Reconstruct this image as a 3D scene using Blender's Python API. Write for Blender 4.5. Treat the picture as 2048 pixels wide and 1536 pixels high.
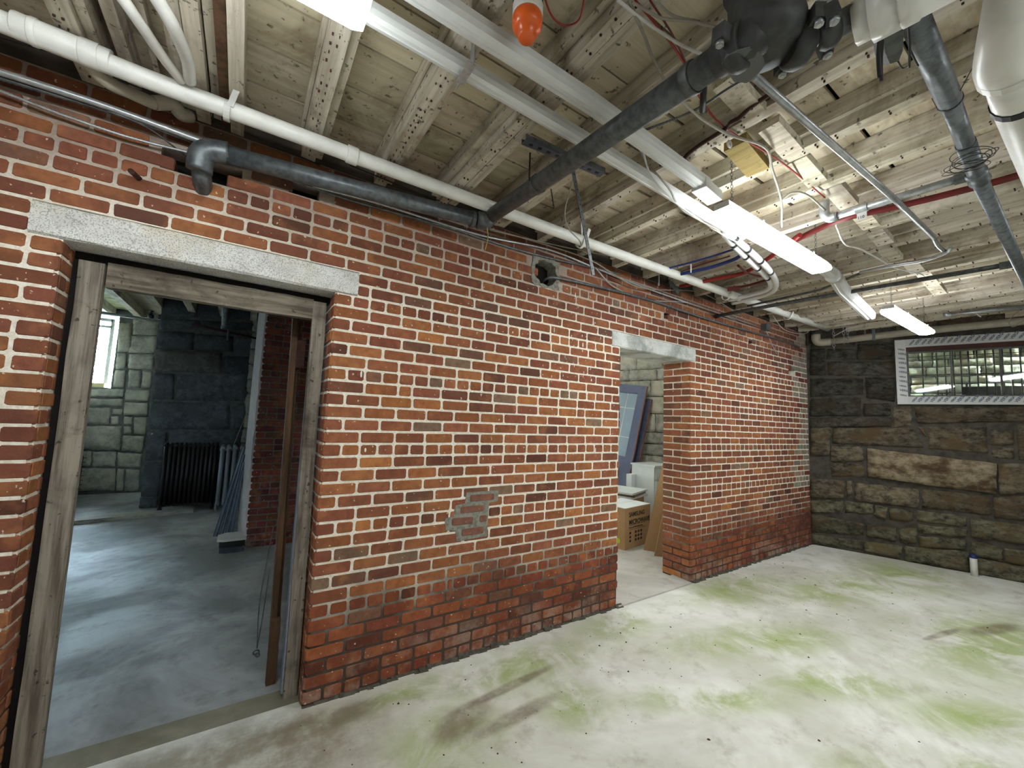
import bpy, math, random
from mathutils import Vector, Matrix, noise
R = random.Random(7)
sc = bpy.context.scene
for o in list(bpy.data.objects): bpy.data.objects.remove(o)
COL = sc.collection
# ---------------------------------------------------------------- camera, sky, exposure
H = 1.4469
cam = bpy.data.cameras.new('camera'); cam.lens = 14.1328; cam.sensor_width = 36; cam.clip_start = .02
co = bpy.data.objects.new('camera', cam); COL.objects.link(co); sc.camera = co
m3 = [(0.831334,-0.082967,-0.549546),(-0.554363,-0.053378,-0.830562),(0.039575,0.995122,-0.090369)]
co.matrix_world = Matrix([list(m3[i]) + [(0, 0, H)[i]] for i in range(3)] + [[0, 0, 0, 1]])
w = bpy.data.worlds.new('sky'); sc.world = w; w.use_nodes = True
bgn = w.node_tree.nodes['Background']; bgn.inputs[0].default_value = (.66, .83, 1.0, 1); bgn.inputs[1].default_value = 560.0
sc.view_settings.view_transform = 'Standard'; sc.view_settings.look = 'None'
sc.view_settings.gamma = 1; sc.view_settings.use_curve_mapping = False
sc.view_settings.exposure = 0.85
LAMP = 26.0
sc.cycles.max_bounces = 6; sc.cycles.diffuse_bounces = 4; sc.cycles.use_denoising = True
sc.cycles.sample_clamp_indirect = 6
sc.cycles.caustics_reflective = False; sc.cycles.caustics_refractive = False

def portal(loc, rot, sx, sy):
    l = bpy.data.lights.new('daylight_portal', 'AREA'); l.shape = 'RECTANGLE'; l.size = sx; l.size_y = sy
    l.cycles.is_portal = True
    o = bpy.data.objects.new('daylight_portal', l); COL.objects.link(o); o.location = loc; o.rotation_euler = rot

# ---------------------------------------------------------------- materials
def srgb(r, g, b):
    f = lambda c: (c/255/12.92 if c/255 <= .04045 else ((c/255+.055)/1.055)**2.4)
    return (f(r), f(g), f(b), 1)
class NT:
    def __init__(s, name):
        s.m = bpy.data.materials.new(name); s.m.use_nodes = True; s.t = s.m.node_tree
        s.b = s.t.nodes['Principled BSDF']; s._co = None
    def n(s, typ, **kw):
        nd = s.t.nodes.new('ShaderNode' + typ)
        for k, v in kw.items():
            if k in nd.inputs.keys() if isinstance(k, str) else False: nd.inputs[k].default_value = v
            else: setattr(nd, k, v)
        return nd
    def l(s, a, b): s.t.links.new(a, b)
    def co(s, kind='Object'):
        if s._co is None: s._co = s.t.nodes.new('ShaderNodeTexCoord')
        return s._co.outputs[kind]
    def pos(s): return s.n('NewGeometry').outputs['Position']
    def noise(s, scale, detail=4, rough=.6, vec=None, stretch=None, dist=0):
        nd = s.n('TexNoise'); nd.inputs['Scale'].default_value = scale; nd.inputs['Detail'].default_value = detail
        nd.inputs['Roughness'].default_value = rough; nd.inputs['Distortion'].default_value = dist
        v = vec or s.pos()
        if stretch:
            mp = s.n('Mapping'); mp.inputs['Scale'].default_value = stretch; s.l(v, mp.inputs[0]); v = mp.outputs[0]
        s.l(v, nd.inputs['Vector']); return nd.outputs['Fac']
    def ramp(s, fac, lo, hi, a=0., b=1.):
        nd = s.n('MapRange'); nd.interpolation_type = 'SMOOTHSTEP'; nd.inputs[1].default_value = lo; nd.inputs[2].default_value = hi
        nd.inputs[3].default_value = a; nd.inputs[4].default_value = b; s.l(fac, nd.inputs[0]); return nd.outputs[0]
    def math(s, op, a, b=None):
        nd = s.n('Math'); nd.operation = op
        for i, x in enumerate((a, b)):
            if x is None: continue
            if isinstance(x, (int, float)): nd.inputs[i].default_value = x
            else: s.l(x, nd.inputs[i])
        return nd.outputs[0]
    def mix(s, fac, a, b, mode='MIX'):
        nd = s.n('Mix'); nd.data_type = 'RGBA'; nd.blend_type = mode
        for i, x in ((0, fac), (6, a), (7, b)):
            if isinstance(x, (int, float)): nd.inputs[i].default_value = x
            elif isinstance(x, tuple): nd.inputs[i].default_value = x
            else: s.l(x, nd.inputs[i])
        return nd.outputs[2]
    def attr(s, name='tint'):
        nd = s.n('Attribute'); nd.attribute_name = name; return nd.outputs['Color']
    def out(s, col, rough=.8, metal=0., bump=None, bs=.3, bd=.01, spec=.3):
        if isinstance(col, tuple): s.b.inputs['Base Color'].default_value = col
        else: s.l(col, s.b.inputs['Base Color'])
        if isinstance(rough, (int, float)): s.b.inputs['Roughness'].default_value = rough
        else: s.l(rough, s.b.inputs['Roughness'])
        s.b.inputs['Metallic'].default_value = metal; s.b.inputs['Specular IOR Level'].default_value = spec
        if bump is not None:
            bn = s.n('Bump'); bn.inputs['Strength'].default_value = bs; bn.inputs['Distance'].default_value = bd
            s.l(bump, bn.inputs['Height']); s.l(bn.outputs[0], s.b.inputs['Normal'])
        return s.m
def simple(name, col, rough=.6, metal=0., ns=25, var=.25, bs=.15, spec=.4, dark=None):
    t = NT(name); f = t.noise(ns, 4)
    d = dark or tuple(c*(1-var) for c in col[:3]) + (1,)
    return t.out(t.mix(t.ramp(f, .35, .7), col, d), rough, metal, f, bs, .004, spec)

def m_brick():
    t = NT('brick'); f1 = t.noise(28, 5, .65); f2 = t.noise(110, 3, .6); f3 = t.noise(9, 3)
    c = t.mix(t.ramp(f1, .35, .75, 0, .45), t.attr(), srgb(88, 52, 42))
    c = t.mix(t.ramp(f3, .48, .75, 0, .35), c, srgb(196, 130, 84))
    c = t.mix(t.ramp(t.noise(55, 2, .5), .70, .735, 0, .8), c, srgb(222, 205, 188))
    c = t.mix(t.ramp(t.noise(4, 4, .6), .55, .78, 0, .25), c, srgb(140, 104, 90))
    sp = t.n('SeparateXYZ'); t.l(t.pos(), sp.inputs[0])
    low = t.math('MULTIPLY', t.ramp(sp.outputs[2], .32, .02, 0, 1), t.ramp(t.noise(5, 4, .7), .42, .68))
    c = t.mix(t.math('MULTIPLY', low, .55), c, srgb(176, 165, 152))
    return t.out(c, .9, 0, t.math('ADD', f1, t.math('MULTIPLY', f2, .5)), .55, .006, .2)
def m_mortar(name='mortar', c0=srgb(246, 240, 228), c1=srgb(222, 210, 190), grime=True):
    t = NT(name); f = t.noise(40, 5, .7)
    c = t.mix(t.ramp(f, .35, .7), c0, c1)
    if grime:
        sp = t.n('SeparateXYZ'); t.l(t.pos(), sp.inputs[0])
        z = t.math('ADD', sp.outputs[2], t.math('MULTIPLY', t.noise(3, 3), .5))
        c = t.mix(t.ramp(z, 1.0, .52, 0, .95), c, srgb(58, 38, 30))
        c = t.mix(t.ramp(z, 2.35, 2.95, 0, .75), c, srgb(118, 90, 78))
    return t.out(c, .95, 0, f, .7, .008, .2)
def m_stone(name, c0, c1, c2, stretch=(1, 1, 1), bs=.9, speck=0):
    t = NT(name); f = t.noise(9, 9, .78, stretch=stretch); g = t.noise(3.2, 5, .65, stretch=stretch)
    c = t.mix(t.ramp(f, .36, .66), c0, c1)
    c = t.mix(t.ramp(g, .45, .66), c, c2)
    c = t.mix(1.0, c, t.attr(), 'MULTIPLY')
    if speck: c = t.mix(t.ramp(t.noise(190, 2, .5), .5, .62, 0, speck), c, srgb(92, 94, 96))
    return t.out(c, .92, 0, t.math('ADD', f, t.math('MULTIPLY', t.noise(60, 4, .7, stretch=stretch), .45)), bs, .02, .2)
def m_wood(name, c0, c1, c2, axis='y', dirt=.6, fine=1.0, rough=.85):
    st = {'y': (14, .7, 14), 'x': (.7, 14, 14), 'z': (14, 14, .7)}[axis]
    t = NT(name); g = t.noise(2.2*fine, 6, .65, stretch=st); b = t.noise(1.8, 5, .7, dist=.6); s = t.noise(30, 3, .6)
    c = t.mix(t.ramp(g, .35, .68), c0, c1)
    c = t.mix(t.math('MULTIPLY', t.ramp(b, .46, .68), dirt), c, c2)
    c = t.mix(t.math('MULTIPLY', t.ramp(s, .62, .69), dirt), c, srgb(48, 40, 33))
    c = t.mix(t.math('MULTIPLY', t.ramp(t.noise(5, 7, .8), .56, .70), dirt*.7), c, srgb(84, 70, 54))
    c = t.mix(1.0, c, t.attr(), 'MULTIPLY')
    return t.out(c, rough, 0, t.math('ADD', g, t.math('MULTIPLY', s, .3)), .5, .006, .25)

BRICK = m_brick(); MORTAR = m_mortar(); MORTAR2 = m_mortar('cement_repair', srgb(150, 148, 138), srgb(112, 110, 102), False)
GRANITE = m_stone('granite_lintel', srgb(232, 232, 228), srgb(206, 204, 198), srgb(216, 208, 190), bs=.35, speck=.5)
GRAN2 = m_stone('pebbled_concrete', srgb(228, 230, 226), srgb(210, 212, 208), srgb(160, 164, 160), bs=.3, speck=.3)
DSTONE = m_stone('damp_fieldstone', srgb(146, 140, 126), srgb(58, 55, 50), srgb(116, 100, 80), (1, 1, 1.9), 1.0)
PSTONE = m_stone('pale_stained_stone', srgb(182, 168, 142), srgb(116, 100, 78), srgb(88, 70, 52), (1, 1, 1.6), 1.0)
JOINT = simple('dark_joint', srgb(84, 80, 72), .95, ns=12, var=.5, bs=.6)
GSTONE = m_stone('grey_granite_block', srgb(92, 98, 102), srgb(58, 62, 66), srgb(74, 78, 80), bs=.9)
LSTONE = m_stone('light_granite_block', srgb(172, 170, 160), srgb(124, 124, 118), srgb(182, 178, 164), bs=.8)
GREYJ = simple('grey_joint', srgb(88, 90, 88), .95, ns=12, var=.45, bs=.5)
JOISTW = m_wood('limewashed_joist', srgb(206, 200, 184), srgb(168, 160, 142), srgb(112, 96, 76), 'y', .75)
DECKW = m_wood('limewashed_board', srgb(204, 196, 174), srgb(180, 170, 146), srgb(122, 104, 80), 'x', .7, .7)
WEATH = m_wood('weathered_frame_wood', srgb(152, 144, 132), srgb(96, 88, 78), srgb(62, 54, 46), 'z', .8, 1.4)
WEATHX = m_wood('weathered_head_wood', srgb(140, 130, 116), srgb(84, 76, 66), srgb(60, 52, 44), 'x', .7, 1.4)
BROWNW = m_wood('brown_wood', srgb(98, 74, 52), srgb(70, 52, 38), srgb(48, 38, 30), 'z', .5)
YELW = m_wood('fresh_yellow_wood', srgb(150, 132, 84), srgb(128, 110, 66), srgb(104, 88, 56), 'y', .2)
DARKV = simple('dark_void', srgb(26, 23, 20), .95, ns=6, var=.5, bs=.2)  # near-black colour, stands in for shade inside gaps and holes
SILLB = simple('sooty_beam', srgb(74, 66, 58), .95, ns=7, var=.6, bs=.6)
PVC = simple('white_pvc', srgb(226, 226, 220), .35, ns=9, var=.14, bs=.05, spec=.5)
PVCD = simple('dusty_pvc', srgb(176, 170, 154), .5, ns=9, var=.25, bs=.05)
DUCT = simple('white_duct_cover', srgb(214, 216, 214), .45, ns=6, var=.1, bs=.03, spec=.45)
GALV = simple('galvanised_pipe', srgb(112, 118, 122), .42, .5, ns=30, var=.5, bs=.12, spec=.5)
GALVD = simple('dark_galvanised_pipe', srgb(96, 99, 100), .5, .3, ns=30, var=.5, bs=.15)
STEEL = simple('bright_conduit', srgb(186, 190, 192), .32, .6, ns=30, var=.3, bs=.06, spec=.5)
IRON = simple('grey_cast_iron', srgb(74, 76, 76), .6, .35, ns=28, var=.35, bs=.25)
PLATE = simple('grey_painted_plate', srgb(98, 102, 100), .6, ns=20, var=.1, bs=.05)
BLACK = simple('black_plastic', srgb(26, 26, 27), .5, ns=20, var=.3, bs=.05)
RUST = simple('rusty_iron', srgb(70, 42, 34), .85, .2, ns=26, var=.5, bs=.6)
RED = simple('red_tubing', srgb(142, 38, 30), .45, ns=12, var=.25, bs=.04)
DRED = simple('dark_red_pipe', srgb(98, 22, 20), .5, ns=12, var=.3, bs=.05)
BLUE = simple('blue_tubing', srgb(34, 50, 104), .45, ns=12, var=.25, bs=.04)
CABLE = simple('grey_cable', srgb(150, 144, 132), .6, ns=20, var=.2, bs=.03)
CABLEW = simple('white_cable', srgb(206, 204, 198), .5, ns=20, var=.12, bs=.03)
YELC = simple('yellow_cord', srgb(176, 158, 84), .7)
ORANGE = simple('orange_plastic', srgb(222, 96, 34), .3, ns=10, var=.08, bs=.02, spec=.5)
WHITEM = simple('white_enamel', srgb(206, 206, 202), .4, ns=10, var=.06, bs=.02)
RADD = simple('dark_radiator_paint', srgb(38, 37, 40), .5, .2, ns=20, var=.4, bs=.2)
RADW = simple('pale_grey_radiator_paint', srgb(150, 160, 172), .45, ns=20, var=.15, bs=.1)
BLUEM = simple('blue_grey_metal', srgb(86, 98, 116), .45, .3, ns=14, var=.25, bs=.06)
WHITEW = simple('flaking_whitewash', srgb(214, 208, 212), .85, ns=14, var=.16, bs=.5)
CARD = simple('corrugated_cardboard', srgb(172, 138, 100), .85, ns=14, var=.08, bs=.08)
CARDT = simple('white_carton_top', srgb(226, 232, 232), .6, ns=5, var=.08, bs=.05)
INK = simple('black_print', srgb(30, 28, 28), .8, var=.1)
LIME = simple('lime_sticker', srgb(190, 214, 50), .6, var=.05)
BDOOR = simple('dark_blue_paint', srgb(48, 54, 76), .45, ns=14, var=.2, bs=.05)
BRED = simple('reddish_door_edge', srgb(128, 74, 52), .6, ns=14, var=.3, bs=.1)
CABW = simple('white_cabinet_paint', srgb(214, 220, 220), .5, ns=8, var=.05, bs=.02)
TAPE = simple('white_flashing_tape', srgb(206, 208, 208), .5, ns=5, var=.06, bs=.04)
TAPEINK = simple('blue_grey_print', srgb(92, 100, 124), .6, var=.1)
MAROON = simple('maroon_frame', srgb(74, 40, 32), .6, ns=14, var=.3, bs=.1)
BAR = simple('rusty_window_bar', srgb(52, 44, 38), .7, .3, ns=30, var=.4, bs=.3)
VINYL = simple('white_window_vinyl', srgb(224, 226, 222), .4, ns=8, var=.05)
CREAM = simple('cream_sill_wood', srgb(214, 198, 140), .6, ns=8, var=.15)
LEAF = simple('tree_leaves', srgb(104, 134, 84), .7, ns=8, var=.3)

def glass():
    m = bpy.data.materials.new('window_glass'); m.use_nodes = True; t = m.node_tree
    b = t.nodes['Principled BSDF']; tr = t.nodes.new('ShaderNodeBsdfTransparent'); gl = t.nodes.new('ShaderNodeBsdfGlossy')
    mx = t.nodes.new('ShaderNodeMixShader'); fr = t.nodes.new('ShaderNodeFresnel'); fr.inputs[0].default_value = 1.5
    gl.inputs['Roughness'].default_value = .03; gl.inputs[0].default_value = (.8, .85, .85, 1); tr.inputs[0].default_value = (.86, .9, .9, 1)
    ad = t.nodes.new('ShaderNodeMath'); ad.operation = 'ADD'; ad.inputs[1].default_value = .03
    t.links.new(fr.outputs[0], ad.inputs[0]); t.links.new(ad.outputs[0], mx.inputs[0])
    t.links.new(tr.outputs[0], mx.inputs[1]); t.links.new(gl.outputs[0], mx.inputs[2])
    t.nodes.remove(b); t.links.new(mx.outputs[0], t.nodes['Material Output'].inputs[0]); return m
GLASS = glass()
def emis(name, col, s):
    m = bpy.data.materials.new(name); m.use_nodes = True; b = m.node_tree.nodes['Principled BSDF']
    b.inputs['Base Color'].default_value = (.8, .8, .8, 1); b.inputs['Emission Color'].default_value = col; b.inputs['Emission Strength'].default_value = s
    return m
TUBE = emis('lit_diffuser', (.93, .985, 1.0, 1), LAMP)

def m_floor(name, base, light, dark, green=(), bs=.35):
    t = NT(name); P = t.pos()
    f = t.noise(6, 7, .7); g = t.noise(1.1, 5, .65, dist=.5); s = t.noise(42, 4, .7)
    c = t.mix(t.ramp(g, .38, .66), base, light)
    c = t.mix(t.ramp(f, .50, .72, 0, .45), c, dark)
    c = t.mix(t.ramp(s, .66, .74, 0, .55), c, tuple(x*.45 for x in dark[:3]) + (1,))
    mask = None
    for (x, y, rx, ry, a) in green:
        mp = t.n('Mapping'); mp.vector_type = 'TEXTURE'; mp.inputs['Location'].default_value = (x, y, 0); mp.inputs['Rotation'].default_value = (0, 0, a)
        mp.inputs['Scale'].default_value = (rx, ry, 1); t.l(P, mp.inputs[0])
        ln = t.n('VectorMath'); ln.operation = 'LENGTH'; t.l(mp.outputs[0], ln.inputs[0])
        v = t.ramp(ln.outputs['Value'], 1.25, .1)
        mask = v if mask is None else t.math('MAXIMUM', mask, v)
    if mask is not None:
        k = t.math('MULTIPLY', mask, t.ramp(t.noise(2.6, 6, .7, dist=.8), .36, .62))
        c = t.mix(t.math('MULTIPLY', k, .8), c, srgb(150, 168, 84))
        for (x, y, rx, ry, a) in [(1.32,1.92,.38,.035,.08),(1.25,1.72,.30,.05,.05),(1.0,1.82,.2,.1,.3),(-.15,2.0,.95,.42,.05),(4.9,.62,.35,.07,-.3),(4.45,.8,.3,.03,-.2),(.4,2.15,.35,.08,0)]:  # dark smudges and damp; broad doorway blob also paints the light falling off
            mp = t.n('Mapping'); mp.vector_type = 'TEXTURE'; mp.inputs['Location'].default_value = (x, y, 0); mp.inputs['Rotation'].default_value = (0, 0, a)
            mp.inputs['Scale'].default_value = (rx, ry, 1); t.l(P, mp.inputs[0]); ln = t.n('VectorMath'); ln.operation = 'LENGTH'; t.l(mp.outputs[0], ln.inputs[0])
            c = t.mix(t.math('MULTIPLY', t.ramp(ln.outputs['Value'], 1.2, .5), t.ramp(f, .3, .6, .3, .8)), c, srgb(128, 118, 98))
    return t.out(c, t.ramp(g, .4, .6, .88, .7), 0, t.math('ADD', f, t.math('MULTIPLY', s, .4)), bs, .006, .35)

# ---------------------------------------------------------------- geometry helpers
class MB:
    def __init__(s): s.v = []; s.f = []; s.c = []; s.sm = []; s.mi = []; s.tint = (1, 1, 1); s.m = 0
    def add(s, vs, fs, smooth=False):
        b = len(s.v); s.v += [tuple(v) for v in vs]; s.c += [s.tint]*len(vs)
        for f in fs: s.f.append([b+i for i in f]); s.sm.append(smooth); s.mi.append(s.m)
        return s
    def box(s, a, b):
        x0, y0, z0 = a; x1, y1, z1 = b
        return s.hexa([(x0,y0,z0),(x1,y0,z0),(x1,y1,z0),(x0,y1,z0),(x0,y0,z1),(x1,y0,z1),(x1,y1,z1),(x0,y1,z1)])
    def hexa(s, p):
        return s.add(p, [(0,3,2,1),(4,5,6,7),(0,1,5,4),(1,2,6,5),(2,3,7,6),(3,0,4,7)])
    def obox(s, c, ux, uy, uz, hx, hy, hz, bev=0):
        c = Vector(c); ux, uy, uz = Vector(ux).normalized(), Vector(uy).normalized(), Vector(uz).normalized()
        p = [c+ux*(i*hx)+uy*(j*hy)+uz*(k*hz) for (i,j,k) in [(-1,-1,-1),(1,-1,-1),(1,1,-1),(-1,1,-1),(-1,-1,1),(1,-1,1),(1,1,1),(-1,1,1)]]
        return s.hexa(p)
    def beam(s, a, b, wd, ht, up=(0,0,1)):
        a, b = Vector(a), Vector(b); d = (b-a).normalized(); u = Vector(up)
        sd = d.cross(u).normalized(); u = sd.cross(d).normalized()
        return s.obox((a+b)/2, d, sd, u, (b-a).length/2, wd/2, ht/2)
    def tube(s, pts, r, n=10, cap=True, rs=None, flat=None):
        pts = [Vector(p) for p in pts]; vs = []; fs = []
        prev = None; m = len(pts)
        for i, p in enumerate(pts):
            t = (pts[min(i+1, m-1)] - pts[max(i-1, 0)]).normalized()
            if prev is None:
                a = Vector((0,0,1)) if abs(t.z) < .9 else Vector((1,0,0)); u = t.cross(a).normalized()
            else: u = (prev - t*prev.dot(t)).normalized()
            prev = u; v = t.cross(u); rr = rs[i] if rs else r
            for k in range(n):
                an = 2*math.pi*k/n; vs.append(p + (u*math.cos(an) + v*math.sin(an))*rr)
        for i in range(m-1):
            for k in range(n): fs.append((i*n+k, i*n+(k+1)%n, (i+1)*n+(k+1)%n, (i+1)*n+k))
        s.add(vs, fs, True)
        if cap:
            b = len(s.v)-len(vs)
            s.f.append([b+k for k in range(n)][::-1]); s.sm.append(False); s.mi.append(s.m)
            s.f.append([b+(m-1)*n+k for k in range(n)]); s.sm.append(False); s.mi.append(s.m)
        return s
    def ring(s, c, ax, ri, ro, h, n=20):
        c, ax = Vector(c), Vector(ax).normalized(); a = Vector((0,0,1)) if abs(ax.z) < .9 else Vector((1,0,0))
        u = ax.cross(a).normalized(); v = ax.cross(u); vs = []; fs = []
        for (r, t) in ((ri,-h/2),(ro,-h/2),(ro,h/2),(ri,h/2)):
            for k in range(n): an = 2*math.pi*k/n; vs.append(c+ax*t+(u*math.cos(an)+v*math.sin(an))*r)
        for j in range(4):
            for k in range(n): fs.append((j*n+k, j*n+(k+1)%n, ((j+1)%4)*n+(k+1)%n, ((j+1)%4)*n+k))
        return s.add(vs, fs, False)
    def torus(s, c, ax, Rr, r, n=14, k=6, sx=1., u=None):
        c, ax = Vector(c), Vector(ax).normalized(); a = Vector((0,0,1)) if abs(ax.z) < .9 else Vector((1,0,0))
        u = Vector(u).normalized() if u else ax.cross(a).normalized(); v = ax.cross(u); vs = []; fs = []
        for i in range(n):
            an = 2*math.pi*i/n; rad = u*math.cos(an)*sx + v*math.sin(an); cen = c + rad*Rr; rn = (u*math.cos(an)+v*math.sin(an))
            for j in range(k): bn = 2*math.pi*j/k; vs.append(cen + rn*math.cos(bn)*r + ax*math.sin(bn)*r)
        for i in range(n):
            for j in range(k): fs.append((i*k+j, i*k+(j+1)%k, ((i+1)%n)*k+(j+1)%k, ((i+1)%n)*k+j))
        return s.add(vs, fs, True)
    def lathe(s, c, ax, prof, n=20):
        c, ax = Vector(c), Vector(ax).normalized()
        return s.tube([c+ax*t for (r, t) in prof], 0, n, True, [max(r, .0005) for (r, t) in prof])
    def prism(s, poly, d):            # poly: 3D points, d: extrusion vector
        n = len(poly); p = [Vector(q) for q in poly]; q = [a+Vector(d) for a in p]
        return s.add(p+q, [tuple(range(n))[::-1], tuple(range(n, 2*n))] + [(i, (i+1)%n, n+(i+1)%n, n+i) for i in range(n)])
    def build(s, name, mats, parent=None, **props):
        me = bpy.data.meshes.new(name); me.from_pydata(s.v, [], s.f)
        if not isinstance(mats, (list, tuple)): mats = [mats]
        for m in mats: me.materials.append(m)
        ca = me.color_attributes.new('tint', 'FLOAT_COLOR', 'POINT')
        ca.data.foreach_set('color', [x for c in s.c for x in (*c, 1.)])
        me.polygons.foreach_set('use_smooth', s.sm); me.polygons.foreach_set('material_index', s.mi)
        me.validate(); me.update()
        o = bpy.data.objects.new(name, me); COL.objects.link(o)
        if parent: o.parent = parent
        for k, v in props.items(): o[k] = v
        return o
def thing(name, label, cat, group=None, loc=(0,0,0)):
    o = bpy.data.objects.new(name, None); COL.objects.link(o); o.empty_display_size = .05
    o['label'] = label; o['category'] = cat
    if group: o['group'] = group
    return o
def struct(name):
    o = bpy.data.objects.new(name, None); COL.objects.link(o); o['kind'] = 'structure'; return o
def solo(mb, name, mat, label, cat, group=None):
    o = mb.build(name, mat); o['label'] = label; o['category'] = cat
    if group: o['group'] = group
    return o
def curve(pts, n=8):                  # Catmull-Rom through points
    P = [Vector(p) for p in pts]; P = [P[0]*2-P[1]] + P + [P[-1]*2-P[-2]]; out = []
    for i in range(1, len(P)-2):
        a, b, c, d = P[i-1:i+3]
        for k in range(n):
            t = k/n; out.append(.5*((2*b)+(c-a)*t+(2*a-5*b+4*c-d)*t*t+(3*b-a-3*c+d)*t**3))
    return out + [P[-2]]
def text_mesh(body, size, ox, ux, uy, name, mat, parent, ext=.0008, bold=.0):
    cu = bpy.data.curves.new('t', 'FONT'); cu.body = body; cu.size = size; cu.extrude = ext; cu.offset = bold
    o = bpy.data.objects.new('t', cu); COL.objects.link(o)
    me = bpy.data.meshes.new_from_object(o.evaluated_get(bpy.context.evaluated_depsgraph_get())); bpy.data.objects.remove(o)
    ux, uy = Vector(ux).normalized(), Vector(uy).normalized(); uz = ux.cross(uy)
    M = Matrix((ux, uy, uz)).transposed().to_4x4(); M.translation = Vector(ox); me.transform(M)
    me.materials.clear(); me.materials.append(mat); me.name = name
    q = bpy.data.objects.new(name, me); COL.objects.link(q); q.parent = parent; return q

# ================================================================ brick wall
YW = 2.296; TH = .30; CH = .0675; ZL = 2.0975
D1 = (-.655, .355); D2 = (2.61, 3.60)
WX0, WX1 = -1.75, 6.36
ZT = ZL + 10*CH                       # top of the brickwork, 2.77
HOLES = [(-.40, -.10, 2.505, 2.605), (1.655, 1.905, 2.44, 2.66), (.10, .24, 2.57, 2.64), (3.19, 3.28, 2.452, 2.51), (4.74, 4.83, 2.43, 2.49), (5.74, 5.93, 2.165, 2.30)]
LINT = [(-.752, .472, 2.0975, 2.2325), (2.50, 3.69, 2.0975, 2.2325)]
wl = struct('wall_left')
def pal(x, z):
    r = R.random()
    base = R.choice([(146,90,64),(154,98,66),(140,84,64),(162,106,68),(132,82,62),(148,92,68),(156,98,62)])
    if r > .87: base = R.choice([(112,74,58),(122,88,70),(108,68,54),(130,106,86)])
    elif r > .84: base = (172,112,66)
    b = list(base)  # duller top and left, darker base: lighting partly put into the colour
    if z > 2.1 or x < -.3: b = [b[0]*.92, b[1]*.9+3, b[2]*.9+5]
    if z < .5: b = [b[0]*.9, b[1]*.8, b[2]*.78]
    if x > 5.95+.12*math.sin(z*5) and z > .75: b = [150+R.uniform(-14,10), 140+R.uniform(-10,8), 128] if R.random() > .12 else [120,70,60]
    elif x > 5.3: b = [b[0]*.9, b[1]*.9, b[2]*.92+5]
    k = R.uniform(.9, 1.08)
    return tuple(srgb(*[min(255, q*k) for q in b])[:3])
def brick(mb, x0, x1, z0, z1, yf, dep, tint, axis='x', s=1):
    # front ring with clipped, slightly worn corners; axis x: face looks to -y; axis 'r': reveal face looks to s*x
    j = lambda a=.0016: R.uniform(-a, a)
    e = .004; c = .007
    ring = [(x0+c,z0),(x1-c,z0),(x1,z0+c),(x1,z1-c),(x1-c,z1),(x0+c,z1),(x0,z1-c),(x0,z0+c)]
    ring = [(a+j(), b+j(.0012)) for a, b in ring]; cx, cz = (x0+x1)/2, (z0+z1)/2
    inn = [(a+(e if a < cx else -e), b+(e if b < cz else -e)) for a, b in ring]
    pr = R.uniform(-.0005, .0025)
    if R.random() < .04: pr -= .0006
    if R.random() < .05: pr += .003
    L = []
    for (P, off) in ((inn, -pr), (ring, .005), (ring, dep)):
        for a, b in P:
            if axis == 'x': L.append((a, yf+off, b))
            else: L.append((yf - s*off, a, b))
    fs = [tuple(range(8))]
    for q in range(2):
        for k in range(8): fs.append((q*8+k, q*8+8+k, q*8+8+(k+1)%8, q*8+(k+1)%8))
    if axis == 'r' and s > 0: fs = [f[::-1] for f in fs]
    mb.tint = tint; mb.add(L, fs); return mb
def rows(x0, x1, k, anchor, first_full, sgn):
    """brick extents along a course, laid from anchor in direction sgn"""
    out = []; hd = (k - 1) % 6 == 0; p = anchor; i = 0
    while (p < x1 if sgn > 0 else p > x0):
        L = .0935 if hd else (.187 if (first_full or i) else .0935)
        L *= R.uniform(.97, 1.03)
        if R.random() < .012: L *= .45
        q = p + sgn*L
        a, b = (p, q) if sgn > 0 else (q, p)
        a, b = max(a, x0), min(b, x1)
        if b-a > .02: out.append([a, b])
        p = q; i += 1
    return out
cand = []
REPAIR = (1.10, 1.44, .68, .98)
for k in range(-9, 32):
    z1 = ZL - (k-1)*CH; z0 = z1 - CH
    if k >= 1: spans = [(WX0, D1[0], D1[0], -1), (D1[1], D2[0], D1[1], 1), (D2[1], WX1, D2[1], 1)]
    elif k >= -1: spans = [(WX0, LINT[0][0], LINT[0][0], -1), (LINT[0][1], LINT[1][0], D1[1], 1), (LINT[1][1], WX1, D2[1], 1)]
    else: spans = [(WX0, WX1, WX0, 1)]
    for (a, b, an, sg) in spans:
        full = (k % 2 == 0) if sg > 0 else (k % 2 == 1)
        if k < -1: full = bool(k % 2)
        for x0, x1 in rows(a, b, k, an, full, sg):
            cx, cz = (x0+x1)/2, (z0+z1)/2
            if any(h0 < cx < h1 and g0 < cz < g1 for h0, h1, g0, g1 in HOLES): continue
            g = R.uniform(.0042, .0052)
            gl = g if x0 > a+.001 or a in (WX0,) else 0; gr = g if x1 < b-.001 or b == WX1 else 0
            cand.append((x0+gl, x1-gr, z0+g, z1-g, pal(cx, cz)))
def bscore(c):
    cx = (c[0]+c[1])/2
    if cx < -1.0: return -1
    return (c[1]-c[0])*YW/((cx*cx+YW*YW+(((c[2]+c[3])/2-H))**2)**1.5)*(1 if cx > -.85 else .2)
cand.sort(key=bscore, reverse=True)
for c in cand[:260]:
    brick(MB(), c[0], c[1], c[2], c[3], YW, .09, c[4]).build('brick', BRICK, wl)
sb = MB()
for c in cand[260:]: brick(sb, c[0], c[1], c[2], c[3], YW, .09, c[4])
sb.build('brickwork', BRICK, wl, kind='stuff')
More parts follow.
